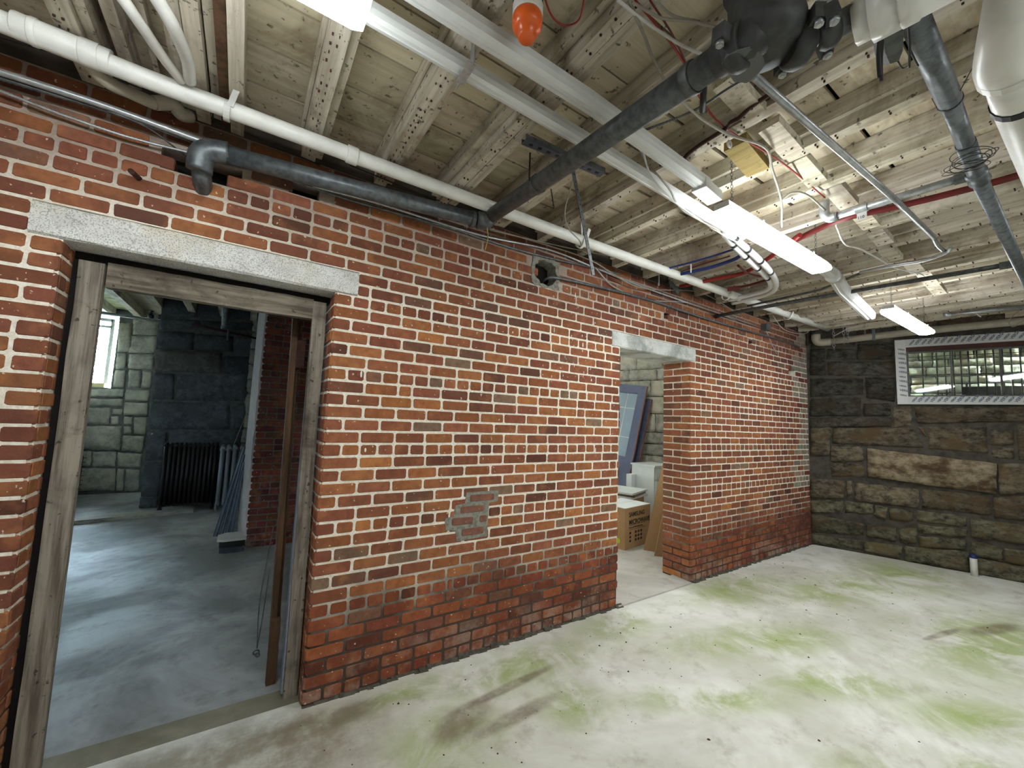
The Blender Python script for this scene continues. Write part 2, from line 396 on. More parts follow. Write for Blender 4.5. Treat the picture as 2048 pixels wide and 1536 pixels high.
# reveal bricks: both faces of door 1 (x = D1) and the right face of door 2
rv = MB()
def reveal(xf, s, y0, y1, tag):
    n = 0
    for k in range(1, 32):
        z1 = ZL-(k-1)*CH; z0 = z1-CH; off = 0 if k % 2 == 0 else .09
        y = YW + .004; segs = []
        y = YW + .012
        lst = [.085, .19] if k % 2 else [.18, .10]
        for qi, L in enumerate(lst):
            segs.append((y, y1 if qi == len(lst)-1 else min(y+L-.009, y1))); y += L
            if y >= y1: break
        for a, b in segs:
            if b-a < .02: continue
            t = pal(0, 1)
            if tag == 'obj': brick(MB(), a, b, z0+.0055, z1-.0055, xf, .06, t, 'r', s).build('brick', BRICK, wl)
            else: brick(rv, a, b, z0+.0055, z1-.0055, xf, .06, t, 'r', s)
for (xx, s_) in ((D1[0], 1), (D1[1], -1), (D2[0], 1), (D2[1], -1)):   # mortar behind the reveal bricks
    a_, b_ = sorted((xx - s_*.0035, xx - s_*.0145)); MB().box((a_, YW+.01, 0), (b_, YW+TH-.003, ZL)).build('reveal_mortar', MORTAR, wl)
reveal(D2[1], -1, YW, YW+TH, 'stuff'); reveal(D1[0], 1, YW, YW+TH, 'stuff'); reveal(D1[1], -1, YW, YW+TH, 'stuff'); reveal(D2[0], 1, YW, YW+TH, 'stuff')
rv.build('reveal_brickwork', BRICK, wl, kind='stuff')
# mortar core with the openings and knocked-out holes left open
mc = MB(); e = .0022; yf, yb = YW+e, YW+TH-.002
EX = .014
xs = sorted(set([WX0, WX1, D1[0]-EX, D1[1]+EX, D2[0]-EX, D2[1]+EX] + [v for h in HOLES for v in h[:2]] + [v for l in LINT for v in l[:2]]))
zs = sorted(set([0, ZL, 2.2325, ZT] + [v for h in HOLES for v in h[2:]]))
for i in range(len(xs)-1):
    for j in range(len(zs)-1):
        cx, cz = (xs[i]+xs[i+1])/2, (zs[j]+zs[j+1])/2
        if cz < ZL and (D1[0]-EX < cx < D1[1]+EX or D2[0]-EX < cx < D2[1]+EX): continue
        if any(l[0] < cx < l[1] and l[2] < cz < l[3] for l in LINT): continue
        y0 = yf
        if any(h0 < cx < h1 and g0 < cz < g1 for h0, h1, g0, g1 in HOLES): y0 = YW+.20
        mc.box((xs[i], y0, zs[j]), (xs[i+1], yb, zs[j+1]))
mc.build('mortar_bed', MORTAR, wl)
# dark backs painted as the shade inside the knocked-out holes
for h0, h1, g0, g1 in HOLES:
    MB().box((h0, YW+.10, g0), (h1, YW+.205, g1)).build('hole_shade', DARKV, wl)
def lintel(x0, x1, z0, z1, y0, y1, mat, nx=14):
    m = MB(); m.tint = (1, 1, 1); vs = []; fs = []
    prof = [(y1, z0), (y0+.006, z0), (y0-.004, z0+.008), (y0-.006, (z0+z1)/2), (y0-.003, z1-.008), (y0+.008, z1), (y1, z1)]
    for i in range(nx+1):
        x = x0+(x1-x0)*i/nx
        for q, (y, z) in enumerate(prof): vs.append((x + (R.uniform(-.003, .003) if 0 < i < nx else 0), y+(R.uniform(-.002, .002) if 0 < q < 6 else 0), z+(R.uniform(-.002, .002) if 0 < q < 6 else 0)))
    n = len(prof)
    for i in range(nx):
        for q in range(n): fs.append((i*n+q, (i+1)*n+q, (i+1)*n+(q+1)%n, i*n+(q+1)%n))
    fs += [tuple(range(n))[::-1], tuple(nx*n+q for q in range(n))]
    fs = [f[::-1] for f in fs]
    return m.add(vs, fs).build('lintel', mat, wl)
l1 = lintel(LINT[0][0], LINT[0][1], 2.0985, 2.2315, YW, YW+TH, GRANITE); l1['label'] = 'long pale speckled granite lintel'
l2 = lintel(LINT[1][0], LINT[1][1], 2.0985, 2.2315, YW, YW+TH, GRAN2); l2['label'] = 'short pebbled concrete lintel'
# irregular mortar collar round the round hole; cement repair patch
def annulus(cx, cz, a, b, irr, rect, y, d, mat, name):
    m = MB(); n = 28; vi = []; vo = []
    for k in range(n):
        an = 2*math.pi*k/n; rr = 1+R.uniform(-irr, irr)
        vi.append((cx+a*rr*math.cos(an), cz+b*rr*math.sin(an)))
        q = max(abs(math.cos(an))/rect[0], abs(math.sin(an))/rect[1]); rr = R.uniform(.9, 1.06)
        vo.append((cx+math.cos(an)/q*rr, cz+math.sin(an)/q*rr))
    vs = [(x, y, z) for x, z in vi]+[(x, y, z) for x, z in vo]+[(x, y+d, z) for x, z in vi]+[(x, y+d, z) for x, z in vo]
    fs = []
    for k in range(n):
        l = (k+1) % n; fs += [(k, n+k, n+l, l), (k, l, 2*n+l, 2*n+k), (n+k, 3*n+k, 3*n+l, n+l)]
    return m.add(vs, fs).build(name, mat, wl)
annulus(1.78, 2.548, .105, .095, .1, (.13, .115), YW-.003, .11, MORTAR2, 'hole_collar')
poly = [(1.12,.98),(1.44,.985),(1.445,.905),(1.40,.90),(1.40,.76),(1.385,.70),(1.17,.68),(1.155,.755),(1.095,.76),(1.09,.83),(1.14,.845),(1.15,.90),(1.20,.915),(1.21,.975)]
poly = [(1.21,.985),(1.44,.985),(1.445,.915),(1.375,.905),(1.375,.70),(1.15,.69),(1.14,.76),(1.075,.765),(1.07,.835),(1.13,.85),(1.14,.915),(1.20,.92)]
MB().prism([(x+R.uniform(-.006,.006), YW-.003, z+R.uniform(-.004,.004)) for x, z in poly], (0, .012, 0)).build('cement_patch', MORTAR2, wl)
for a, b, z in ((1.235, 1.415, .925), (1.17, 1.34, .857), (1.115, 1.265, .79), (1.31, 1.365, .79), (1.185, 1.345, .72)):
    brick(MB(), a, b, z, z+.045, YW-.006, .03, srgb(132, 92, 78)[:3]).build('brick', BRICK, wl)
# damp base fillet of crumbling mortar
bf = MB()
for (a, b) in ((D1[1], D2[0]), (D2[1], WX1-.05)):
    x = a
    while x < b:
        L = R.uniform(.03, .09); hh = R.uniform(.006, .03); dd = R.uniform(.008, .035)
        bf.add([(x, YW+.004, 0), (x+L, YW+.004, 0), (x+L*.9, YW-dd, .0), (x+.1*L, YW-dd*.8, .0), (x+.1*L, YW, hh), (x+L*.9, YW, hh*.8)], [(3, 2, 5, 4), (2, 1, 5), (0, 3, 4)])
        x += L*.8
bf.build('mortar_fillet', simple('damp_fillet', srgb(92, 88, 78), .95, ns=30, var=.5, bs=.7), wl, kind='stuff')
# white paint drips and splashes on the bricks
pdm = MB(); rp_ = random.Random(9)
spots = [(-0.282,1.974)+(.006,.017), (0.521,1.669)+(.006,.02), (0.571,1.254)+(.006,.012), (0.279,1.276)+(.008,.008), (1.506,2.055)+(.005,.008), (1.875,2.131)+(.004,.02), (2.167,2.058)+(.006,.02), (2.267,1.791)+(.006,.012), (2.315,2.038)+(.004,.01), (2.075,2.441)+(.004,.02), (2.791,1.916)+(.004,.006), (3.490,0.227)+(.01,.006), (2.327,1.241)+(.006,.02), (2.415,1.083)+(.015,.006)]
for i in range(46): spots.append((rp_.gauss(2.15, .22), rp_.uniform(1.75, 2.5), rp_.uniform(.0015, .004), rp_.uniform(.003, .014)))
for i in range(60): spots.append((rp_.uniform(-.8, 5.8), rp_.uniform(.5, 2.6), rp_.uniform(.0015, .003), rp_.uniform(.0015, .004)))
for (x, z, a, b) in spots:
    if (D1[0] < x < D1[1] or D2[0] < x < D2[1]) and z < 2.24: continue
    n = 7; pdm.add([(x+a*math.cos(6.283*k/n)*rp_.uniform(.8, 1.2), YW-.0045, z+b*math.sin(6.283*k/n)*rp_.uniform(.85, 1.15)) for k in range(n)] + [(x, YW-.006, z)], [(k, (k+1) % n, n) for k in range(n)])
pdm.build('paint_drip', simple('white_paint_drip', srgb(232, 230, 222), .6, var=.05), wl, kind='stuff')
# sooty timber plate on top of the brickwork
wp = MB()
wp.box((WX0, YW-.03, ZT+.002), (6.3, YW+.05, 2.86)); wp.build('wall_plate', SILLB, wl)
MB().box((WX0, YW+.05, ZT+.002), (6.36, YW+TH, 3.2)).build('wall_plate', DARKV, wl)

# ================================================================ stone walls
A0 = Vector((6.31, 2.24, 0)); U = Vector((.29491, -.95552, 0)); NB = Vector((-.95552, -.29491, 0))
class Plane:
    def __init__(s, o, u, n): s.o, s.u, s.n = Vector(o), Vector(u), Vector(n)
    def __call__(s, a, z, off=0): return s.o + s.u*a + Vector((0, 0, z)) + s.n*off
PB_ = Plane(A0, U, NB)
def stone(mb, pl, q, proud=.02, dep=.06, nx=5, nz=3, rough=.012, tint=(1,1,1), gap=.006):
    (ax, az), (bx, bz), (cx, cz), (dx, dz) = q      # TL TR BR BL
    L = max(abs(bx-ax), .02); Hh = max(abs(az-dz), .02)
    nx = 4 if L < .2 else (7 if L < .5 else 12); nz = 3 if Hh < .12 else 5
    mb.tint = tint; vs = []; seed = R.uniform(0, 99)
    for j in range(nz+1):
        v = j/nz
        for i in range(nx+1):
            u = i/nx
            gu = .0+gap/L; gv = gap/Hh; uu = gu+(1-2*gu)*u; vv = gv+(1-2*gv)*v
            a = (1-uu)*((1-vv)*ax+vv*dx)+uu*((1-vv)*bx+vv*cx); z = (1-uu)*((1-vv)*az+vv*dz)+uu*((1-vv)*bz+vv*cz)
            edge = i in (0, nx) or j in (0, nz); cr = (i in (0, nx)) and (j in (0, nz))
            nn = noise.noise(Vector((a*6+seed, z*9, seed)))
            off = proud + .012 + nn*rough*1.5 + noise.noise(Vector((a*22+seed, z*40, seed)))*rough*.7 - (.012 if edge else 0) - (.008 if cr else 0)
            off = max(off, .002)
            if edge: a += R.uniform(-.006, .006); z = max(z+R.uniform(-.006, .006), -.01)
            vs.append(pl(a, z, off))
    W_ = nx+1; fs = []
    for j in range(nz):
        for i in range(nx): fs.append((j*W_+i, (j+1)*W_+i, (j+1)*W_+i+1, j*W_+i+1))
    b = list(range(W_)) + [j*W_+nx for j in range(1, nz+1)] + [nz*W_+i for i in range(nx-1, -1, -1)] + [j*W_ for j in range(nz-1, 0, -1)]
    k0 = len(vs); nb = len(b)
    for i in b:
        p = vs[i]; off = (p-pl.o).dot(pl.n); vs.append(p - pl.n*(off+dep-.0))
    for i in range(nb): fs.append((b[i], b[(i+1)%nb], k0+(i+1)%nb, k0+i))
    mb.add(vs, fs, True); return mb
def ashlar(s0, s1, z0, z1, hs, ls, rng):
    out = []; z = z1
    while z > z0+.03:
        hh = min(rng.uniform(*hs), z-z0); s = s0 - rng.uniform(0, .2)
        if z-hh-z0 < .05: hh = z-z0
        while s < s1:
            L = rng.uniform(*ls); a, b = max(s, s0), min(s+L, s1)
            if b-a > .04: out.append([(a, z), (b, z), (b, z-hh), (a, z-hh)])
            s += L
        z -= hh
    return out
wb = struct('wall_back')
WS0, WS1, WZ0, WZ1 = .835, 2.75, 1.86, 2.57      # opening of the barred window
Q1 = [[(0.014,2.901),(0.063,2.895),(0.057,2.581),(0.007,2.585)],
[(0.069,2.894),(0.463,2.846),(0.451,2.552),(0.061,2.580)],
[(0.472,2.866),(0.817,2.832),(0.808,2.585),(0.464,2.602)],
[(0.053,2.576),(0.148,2.568),(0.143,2.197),(0.044,2.201)],
[(0.158,2.562),(0.447,2.532),(0.449,2.386),(0.154,2.405)],
[(0.464,2.597),(0.808,2.575),(0.801,2.363),(0.458,2.385)],
[(0.153,2.394),(0.808,2.353),(0.801,2.174),(0.167,2.186)],
[(0.044,2.170),(0.518,2.153),(0.512,1.941),(0.038,1.919)],
[(0.526,2.162),(0.808,2.159),(0.798,1.853),(0.533,1.901)],
[(0.037,1.898),(0.492,1.906),(0.478,1.685),(0.032,1.660)],
[(0.502,1.837),(0.763,1.838),(0.758,1.687),(0.497,1.676)],
[(0.031,1.644),(0.760,1.668),(0.753,1.555),(0.028,1.505)],
[(0.772,1.805),(0.934,1.811),(0.929,1.580),(0.763,1.536)]]
Q2 = [[(0.036,1.526),(0.181,1.531),(0.159,1.155),(0.027,1.144)],
[(0.196,1.520),(0.937,1.555),(1.027,1.323),(0.181,1.301)],
[(0.960,1.563),(1.036,1.566),(1.046,1.440),(1.039,1.440)],
[(1.051,1.571),(1.515,1.585),(1.512,1.290),(1.048,1.304)],
[(1.537,1.566),(1.689,1.557),(1.694,1.400),(1.529,1.385)],
[(1.528,1.366),(1.695,1.378),(1.690,1.248),(1.523,1.248)],
[(1.716,1.622),(1.811,1.639),(1.791,1.238),(1.705,1.239)],
[(0.954,1.799),(1.819,1.807),(1.811,1.650),(0.969,1.595)],
[(0.162,1.284),(0.483,1.299),(0.490,1.116),(0.157,1.085)],
[(0.157,1.066),(0.489,1.098),(0.498,0.928),(0.161,0.881)],
[(1.568,1.202),(1.791,1.223),(1.776,0.911),(1.560,0.867)],
[(0.020,0.848),(0.302,0.859),(0.285,0.631),(0.014,0.590)],
[(0.014,0.567),(0.284,0.613),(0.276,0.450),(0.010,0.397)],
[(0.309,0.860),(0.376,0.868),(0.369,0.633),(0.309,0.623)],
[(0.386,0.852),(0.964,0.843),(0.952,0.628),(0.383,0.623)],
[(0.291,0.607),(0.559,0.618),(0.555,0.487),(0.287,0.452)],
[(0.571,0.602),(0.688,0.600),(0.664,0.442),(0.554,0.465)],
[(0.697,0.591),(0.915,0.591),(0.905,0.465),(0.693,0.447)],
[(0.979,0.849),(1.501,0.847),(1.502,0.636),(0.976,0.632)],
[(1.517,0.845),(1.774,0.887),(1.761,0.614),(1.514,0.615)],
[(0.930,0.610),(1.332,0.597),(1.318,0.479),(0.925,0.459)],
[(0.927,0.445),(1.322,0.464),(1.309,0.365),(0.931,0.337)],
[(1.343,0.589),(1.760,0.586),(1.750,0.384),(1.341,0.381)],
[(0.010,0.388),(0.473,0.368),(0.463,0.214),(0.004,0.142)],
[(0.481,0.361),(0.760,0.375),(0.754,0.207),(0.480,0.209)],
[(0.772,0.367),(0.926,0.407),(0.919,0.212),(0.774,0.190)],
[(0.930,0.316),(1.299,0.347),(1.308,0.244),(0.932,0.174)],
[(0.004,0.133),(0.441,0.157),(0.446,0.033),(0.001,0.011)],
[(0.458,0.161),(0.796,0.174),(0.791,0.012),(0.454,0.024)],
[(0.809,0.177),(1.321,0.232),(1.318,0.001),(0.803,0.007)],
[(1.336,0.361),(1.563,0.324),(1.556,0.174),(1.333,0.196)],
[(1.570,0.326),(1.747,0.329),(1.739,0.165),(1.569,0.168)],
[(1.332,0.187),(1.739,0.156),(1.731,-0.017),(1.331,-0.005)]]
pale = [[(0.512,1.286),(1.563,1.201),(1.548,0.865),(0.518,0.928)]]
rg = random.Random(5)
def kt(a, b, y):
    k = rg.uniform(a, b); return (k, k, k*y*rg.uniform(.97, 1.03))
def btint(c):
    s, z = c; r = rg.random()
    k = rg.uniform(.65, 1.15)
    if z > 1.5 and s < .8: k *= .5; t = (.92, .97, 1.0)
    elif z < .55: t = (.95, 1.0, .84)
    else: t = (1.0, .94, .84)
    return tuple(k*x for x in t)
for q in Q1+Q2:
    c = (sum(p[0] for p in q)/4, sum(p[1] for p in q)/4)
    q = [(s-(.075 if s < .1 else 0), max(z, .0)) for s, z in q]
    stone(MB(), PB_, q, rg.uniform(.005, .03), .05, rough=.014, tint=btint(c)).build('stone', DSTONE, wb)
stone(MB(), PB_, pale[0], .045, .05, rough=.02, tint=(1, 1, 1)).build('stone', PSTONE, wb)['label'] = 'large pale stained slab'
m = MB()
for q in ashlar(1.86, 5.3, 0, 1.80, (.12, .26), (.3, .8), rg) + ashlar(2.85, 5.3, 1.8, 2.86, (.15, .3), (.3, .8), rg) + ashlar(.83, 5.3, 2.69, 2.86, (.12, .2), (.4, .8), rg): stone(m, PB_, q, .01, .05, tint=btint(q[0]))
m.build('stonework', DSTONE, wb, kind='stuff')
for q in ashlar(-4.6, -.42, 0, 2.86, (.16, .32), (.3, .8), rg):     # same wall seen through the second doorway
    cs = (q[0][0]+q[1][0])/2
    stone(MB(), PB_, q, rg.uniform(.0, .02), .05, rough=.012, tint=kt(.8, 1.15, .97)).build('stone', LSTONE, wb)
bk = MB()
def slab(mb, pl, s0, s1, z0, z1, o0, o1): mb.hexa([pl(s0,z0,o0),pl(s1,z0,o0),pl(s1,z0,o1),pl(s0,z0,o1),pl(s0,z1,o0),pl(s1,z1,o0),pl(s1,z1,o1),pl(s0,z1,o1)])
slab(bk, PB_, -4.6, WS0, 0, 2.88, 0, -.45); slab(bk, PB_, WS1, 5.3, 0, 2.88, 0, -.45)
slab(bk, PB_, WS0, WS1, 0, WZ0, 0, -.45); slab(bk, PB_, WS0, WS1, WZ1, 2.88, 0, -.45)
bk.build('rubble_core', JOINT, wb)

# ---------------------------------------------------------------- barred window in the stone wall
wn = struct('window_1')
fr = MB()
def strip(mb, s0, s1, z0, z1, o0, o1): slab(mb, PB_, s0, s1, z0, z1, o0, o1)
m = MB(); strip(m, .81, .905, 1.825, 2.60, .0, .048); m.build('frame_board', TAPE, wn)
m = MB(); strip(m, .906, 2.78, 1.825, 1.915, .0, .046); m.build('frame_board', TAPE, wn)
m = MB(); strip(m, .906, 2.78, 2.505, 2.60, .0, .046); m.build('frame_board', TAPE, wn)
m = MB(); strip(m, .906, 2.68, 2.455, 2.504, -.06, .03); m.build('head_strip', MAROON, wn)['label'] = 'maroon head strip'
m = MB(); strip(m, .906, .925, 1.917, 2.454, -.06, .03); strip(m, .925, 2.68, 1.917, 1.930, -.06, .01); strip(m, .925, 2.68, 2.440, 2.454, -.06, .0)
for s in (1.27, 1.64, 2.1): strip(m, s, s+.014, 1.93, 2.44, -.05, -.025)
m.build('sash', simple('grey_sash', srgb(92, 90, 86), .5), wn)
m = MB(); strip(m, .925, 2.66, 1.93, 2.44, -.040, -.036); m.build('glass_pane', GLASS, wn)
for i in range(19):                       # printed strip of the membrane, word repeated on a slant
    s = .945+i*.052
    for zz, flip in ((1.842, 0), (2.52, 0)):
        p = PB_(s, zz+.002, .0485); u = (U*.55+Vector((0,0,.83))).normalized()
        text_mesh('VERSA', .036 if i % 2 else .026, p, u, Vector((0,0,.55))-U*.83, 'print', TAPEINK, wn, .0005, .001)
for i in range(11):
    p = PB_(.832, 1.93+i*.055, .0505); u = (U*.97-Vector((0,0,.2))).normalized()
    text_mesh('VERSA', .032 if i % 2 else .022, p, u, Vector((0,0,.97))+U*.2, 'print', TAPEINK, wn, .0005, .001)
gr = thing('window_grille', 'rusty iron bar grille outside the high window in the dark stone wall', 'window bars')
for (px_) in ((1.075,2.142), (1.198,2.138), (1.267,2.136), (1.333,2.134), (1.396,2.132), (1.457,2.130), (1.523,2.128), (1.588,2.126), (1.651,2.123), (1.716,2.121), (1.779,2.119), (1.844,2.117)):
    s = px_[0]
    MB().tube([PB_(s, 1.80, -.3), PB_(s+.002, 2.62, -.3)], .0075, 6).build('upright_bar', BAR, gr)
for i in range(6):
    s = (1.905,2.115)[0] + i*.075
    MB().tube([PB_(s, 1.80, -.3), PB_(s, 2.62, -.3)], .0075, 6).build('upright_bar', BAR, gr)
for z, r in ((2.20, .007), (2.43, .004)): MB().tube([PB_(.84, z, -.3), PB_(2.75, z, -.3)], r, 6).build('cross_bar', BAR, gr)
# light well beyond: retaining wall, floor, dark board
ww = struct('wall_light_well')
YST = m_stone('yellow_well_stone', srgb(214, 206, 168), srgb(156, 148, 122), srgb(190, 160, 124), (1, 1, 1), .9)  # yellowish surface colour of the retaining wall
PW_ = Plane(A0 - NB*1.35, U, NB)
m = MB()
for q in ashlar(-.6, 4.2, 1.2, 3.6, (.09, .2), (.12, .42), rg): stone(MB(), PW_, q, rg.uniform(0, .03), .05, rough=.014, tint=kt(.7, 1.1, .93), gap=.008).build('stone', YST, ww)
m = MB(); slab(m, PW_, -.6, 4.2, .9, 3.6, 0, -.2); slab(m, PB_, -.6, -.4, 1.2, 2.9, -.45, -1.35); slab(m, PB_, 4.2, 4.4, 1.2, 3.6, -.45, -1.35); slab(m, PB_, -.6, 4.2, 1.2, 1.6, -.45, -1.35)
m.build('rubble_core', GREYJ, ww)
m = MB(); slab(m, PB_, 1.45, 3.6, 1.61, 2.08, -.62, -.66); solo(m, 'board', simple('black_tarred_board', srgb(44, 46, 50), .6), 'dark board standing in the light well behind the window bars', 'board')

# ================================================================ floors
fl = struct('floor')
GREEN = [(1.5,2.02,.75,.22,-.1),(2.45,2.1,.5,.25,0),(3.9,2.0,.8,.35,-.1),(3.1,1.45,.9,.25,-.35),(3.0,1.0,.6,.2,-.6),(4.9,1.5,1.3,.35,-.2),(5.9,1.3,.8,.5,0),(.9,1.75,.35,.3,0),(3.3,.5,.5,.2,-.5),(1.55,1.65,.25,.25,0),(2.7,.45,.7,.15,-.6),(4.6,.6,1.2,.5,-.2),(.75,2.15,.5,.12,0),(2.2,1.3,.6,.15,-.5)]
FM = m_floor('stained_shaded_concrete', srgb(206, 206, 194), srgb(238, 239, 232), srgb(154, 148, 130), GREEN)
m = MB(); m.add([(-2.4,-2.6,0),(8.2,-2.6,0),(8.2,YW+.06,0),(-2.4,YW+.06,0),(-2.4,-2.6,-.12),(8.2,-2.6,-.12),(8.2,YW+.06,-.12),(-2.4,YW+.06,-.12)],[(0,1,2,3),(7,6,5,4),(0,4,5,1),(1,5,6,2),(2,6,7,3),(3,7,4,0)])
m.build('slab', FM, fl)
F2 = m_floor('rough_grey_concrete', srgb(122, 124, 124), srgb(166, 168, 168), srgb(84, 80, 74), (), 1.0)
F3 = m_floor('dusty_pale_concrete', srgb(176, 172, 164), srgb(204, 202, 196), srgb(120, 112, 102))
m = MB(); m.box((-3.6, YW+.18, -.12), (2.1, 10.4, .0)); m.build('slab', F2, fl)
m = MB(); m.box((2.1, YW+.18, -.12), (6.6, 8.0, .0)); m.build('slab', F3, fl)
MB().box((-4.2, -3.2, -.30), (9.0, 10.6, -.125)).build('leak_block_slab', DARKV, fl)  # unseen slab added under the floors to block light leaking in
th = struct('trim_1')
m = MB(); m.hexa([(D1[0]-.0,YW+.06,-.12),(D1[1],YW+.06,-.12),(D1[1],YW+.18,-.12),(D1[0],YW+.18,-.12),(D1[0],YW+.06,-.004),(D1[1],YW+.06,-.004),(D1[1],YW+.18,.012),(D1[0],YW+.18,.012)])
m.build('door_sill', m_floor('worn_sill', srgb(104, 100, 84), srgb(138, 134, 116), srgb(64, 56, 46)), th)
m = MB(); m.hexa([(D2[0],YW-.02,-.12),(D2[1],YW-.02,-.12),(D2[1],YW+.18,-.12),(D2[0],YW+.18,-.12),(D2[0],YW-.02,.012),(D2[1],YW-.02,.012),(D2[1],YW+.18,.02),(D2[0],YW+.18,.02)])
m.build('door_sill', F3, th)
# debris chips scattered on the slab
dm = MB(); rd = random.Random(3)
for i in range(240):
    x = rd.uniform(.2, 5.5); y = 2.2-abs(rd.gauss(0, .8))
    if y < -1: continue
    r = rd.choice((.002, .003, .003, .004, .005, .008)); n = 5
    a0 = rd.uniform(0, 6)
    dm.add([(x+r*rd.uniform(.6,1.3)*math.cos(a0+k*1.257), y+r*rd.uniform(.6,1.3)*math.sin(a0+k*1.257), .0) for k in range(n)]+[(x, y, r*.7)], [(k, (k+1)%n, n) for k in range(n)])
o = dm.build('grit', simple('brick_grit', srgb(74, 58, 46), .9)); o['kind'] = 'stuff'; o['label'] = 'small dark chips scattered over the concrete floor'; o['category'] = 'grit'

# ================================================================ ceiling over the main room
ce = struct('ceiling'); rj = random.Random(11)
def wt(k=.1, warm=.04):
    a = rj.uniform(1-k, 1+k*.5); return (a, a*(1-rj.uniform(0, warm)), a*(1-rj.uniform(0, warm*1.6)))
ZJ = 2.75; ZD = 2.885
yrow = [2.26, 2.04] + [1.80-.24*i for i in range(19)]
for i in range(len(yrow)-1):
    y1, y0 = yrow[i], yrow[i+1]; x = -1.8
    while x < 8.1:
        L = rj.uniform(1.5, 3.4); xe = min(x+L, 8.1); xe = 1.30 if x < 1.2 and xe > .9 else xe; m = MB(); m.tint = wt(.18); g = .004 if x < 1.2 else .0085
        zz = ZD + rj.uniform(0, .003)
        m.hexa([(x+.001,y0+g,zz),(xe-.001,y0+g+rj.uniform(-.002,.002),zz),(xe-.001,y1-g,zz),(x+.001,y1-g+rj.uniform(-.002,.002),zz),(x+.001,y0+g,zz+.02),(xe-.001,y0+g,zz+.02),(xe-.001,y1-g,zz+.02),(x+.001,y1-g,zz+.02)]); m.build('board', DECKW, ce); x = xe
MB().box((-1.8, -2.6, 2.93), (8.2, YW+TH, 2.97)).build('gap_shade_sheet', DARKV, ce)  # black sheet painted as the darkness behind the board gaps
def xlim(x): return -2.6
def joist(x, wdt=.045, z0=ZJ, name='joist', mat=None, y1=2.255):
    m = MB(); m.tint = wt(.14); ya = -2.6
    yb = y1
    if x > 6.0: yb = min(yb, 2.24-(x+wdt+.03-6.31)/.30864)
    if yb < ya+.3: return
    n = 14; vs = []; fs = []
    for i in range(n+1):
        y = ya+(yb-ya)*i/n; a = rj.uniform(-.0018, .0018); b = rj.uniform(-.003, .003)
        vs += [(x+a, y, z0+b), (x+wdt+a, y, z0+b*.6), (x+wdt, y, ZD-.0005), (x, y, ZD-.0005)]
    for i in range(n):
        for q in range(4): fs.append((i*4+q, i*4+(q+1)%4, i*4+4+(q+1)%4, i*4+4+q))
    fs += [(3,2,1,0), (n*4,n*4+1,n*4+2,n*4+3)]
    m.add(vs, [f[::-1] for f in fs]).build(name, mat or JOISTW, ce)
XJ = [.11+.385*k for k in range(-5, 18)]
XJ = [-1.78,-1.40,-1.04,-.655,.135,.505] + [.88+.3895*i for i in range(0, 18)]
for i, x in enumerate(XJ):
    if x < .8:
        joist(x, .065); joist(x+.067, .032, 2.775, 'joist_cleat'); joist(x-.018, .017, 2.84, 'joist_cleat')
    elif x < 1.4:
        joist(x, .05); joist(x+.056, .05, ZJ+.004); joist(x-.03, .028, 2.80, 'joist_cleat')
    else:
        joist(x, .06); joist(x-.024, .023, 2.805, 'joist_cleat')
joist(-.345, .055, 2.77); joist(-.285, .05, 2.752); joist(-.228, .03, 2.79); joist(-.195, .035, 2.765, 'joist', BROWNW); joist(-.158, .05, 2.75); joist(-.52, .04, 2.80); joist(-.43, .02, 2.84)
# row of bridging blocks nailed up between joists
for (x0, y0, x1, y1, yel) in ((1.42,.83,1.56,.70,0),(1.80,.83,1.95,.72,0),(2.14,.86,2.27,.74,0),(2.53,.84,2.66,.73,0),(2.92,.84,3.04,.74,0),(3.27,.86,3.40,.76,0),(3.66,.90,3.80,.80,0),(4.05,.86,4.18,.76,0),(4.47,.86,4.60,.76,0),(4.88,.88,5.0,.78,0)):
    yc = (y0+y1)/2
    m = MB(); m.tint = wt(.06)
    m.beam((x0+.0, yc, ZJ+.03), (x0+.22, yc-.01, ZJ-.012), .085, .04)
    ob = m.build('bridging_block', JOISTW, ce)
    for (u, v) in ((.17, -.02), (.19, .02)): MB().lathe((x0+u, yc+v, ZJ-.024), (0, 0, -1), [(.005, 0), (.005, .003), (.002, .004)], 6).build('nail', RUST, ob)
m = MB(); m.beam((1.773,0.906,2.760), (2.027,0.925,2.740), .10, .045); m.build('bridging_block', YELW, ce)['label'] = 'fresh yellow wood block'
m = MB(); m.box((2.0, -.1, 2.80), (2.02, .1, 2.88)); m.build('nail_plate', RUST, ce)
# lath nails under the left joists
nm = MB()
for x in XJ:
    y = 2.2
    while y > -.6:
        for dx in (.012, .033):
            if rj.random() < .8: nm.box((x+dx+rj.uniform(-.004,.004), y, ZJ-.007), (x+dx+.0035, y+.006, ZJ+.004))
        y -= rj.uniform(.036, .05) if x < .8 else rj.uniform(.05, .12)
nm.build('lath_nail', RUST, ce, kind='stuff')

# ================================================================ far side of the main room (out of view, closes the space)
wr = struct('wall_right')
MB().box((-2.6, -2.85, 0), (8.4, -2.6, 3.0)).build('masonry', m_stone('plain_fieldstone', srgb(196, 190, 178), srgb(160, 154, 142), srgb(180, 172, 158)), wr)
wf = struct('wall_front')
MB().box((-2.65, -2.6, 0), (-2.4, 10.4, 3.3)).build('masonry', bpy.data.materials['plain_fieldstone'], wf)
MB().box((-2.4, YW, 0), (WX0, YW+TH, 3.0)).build('masonry', bpy.data.materials['plain_fieldstone'], wf)
MB().box((-2.4, -2.6, 2.885), (-1.8, YW+TH, 2.95)).build('boarding', SILLB, ce)

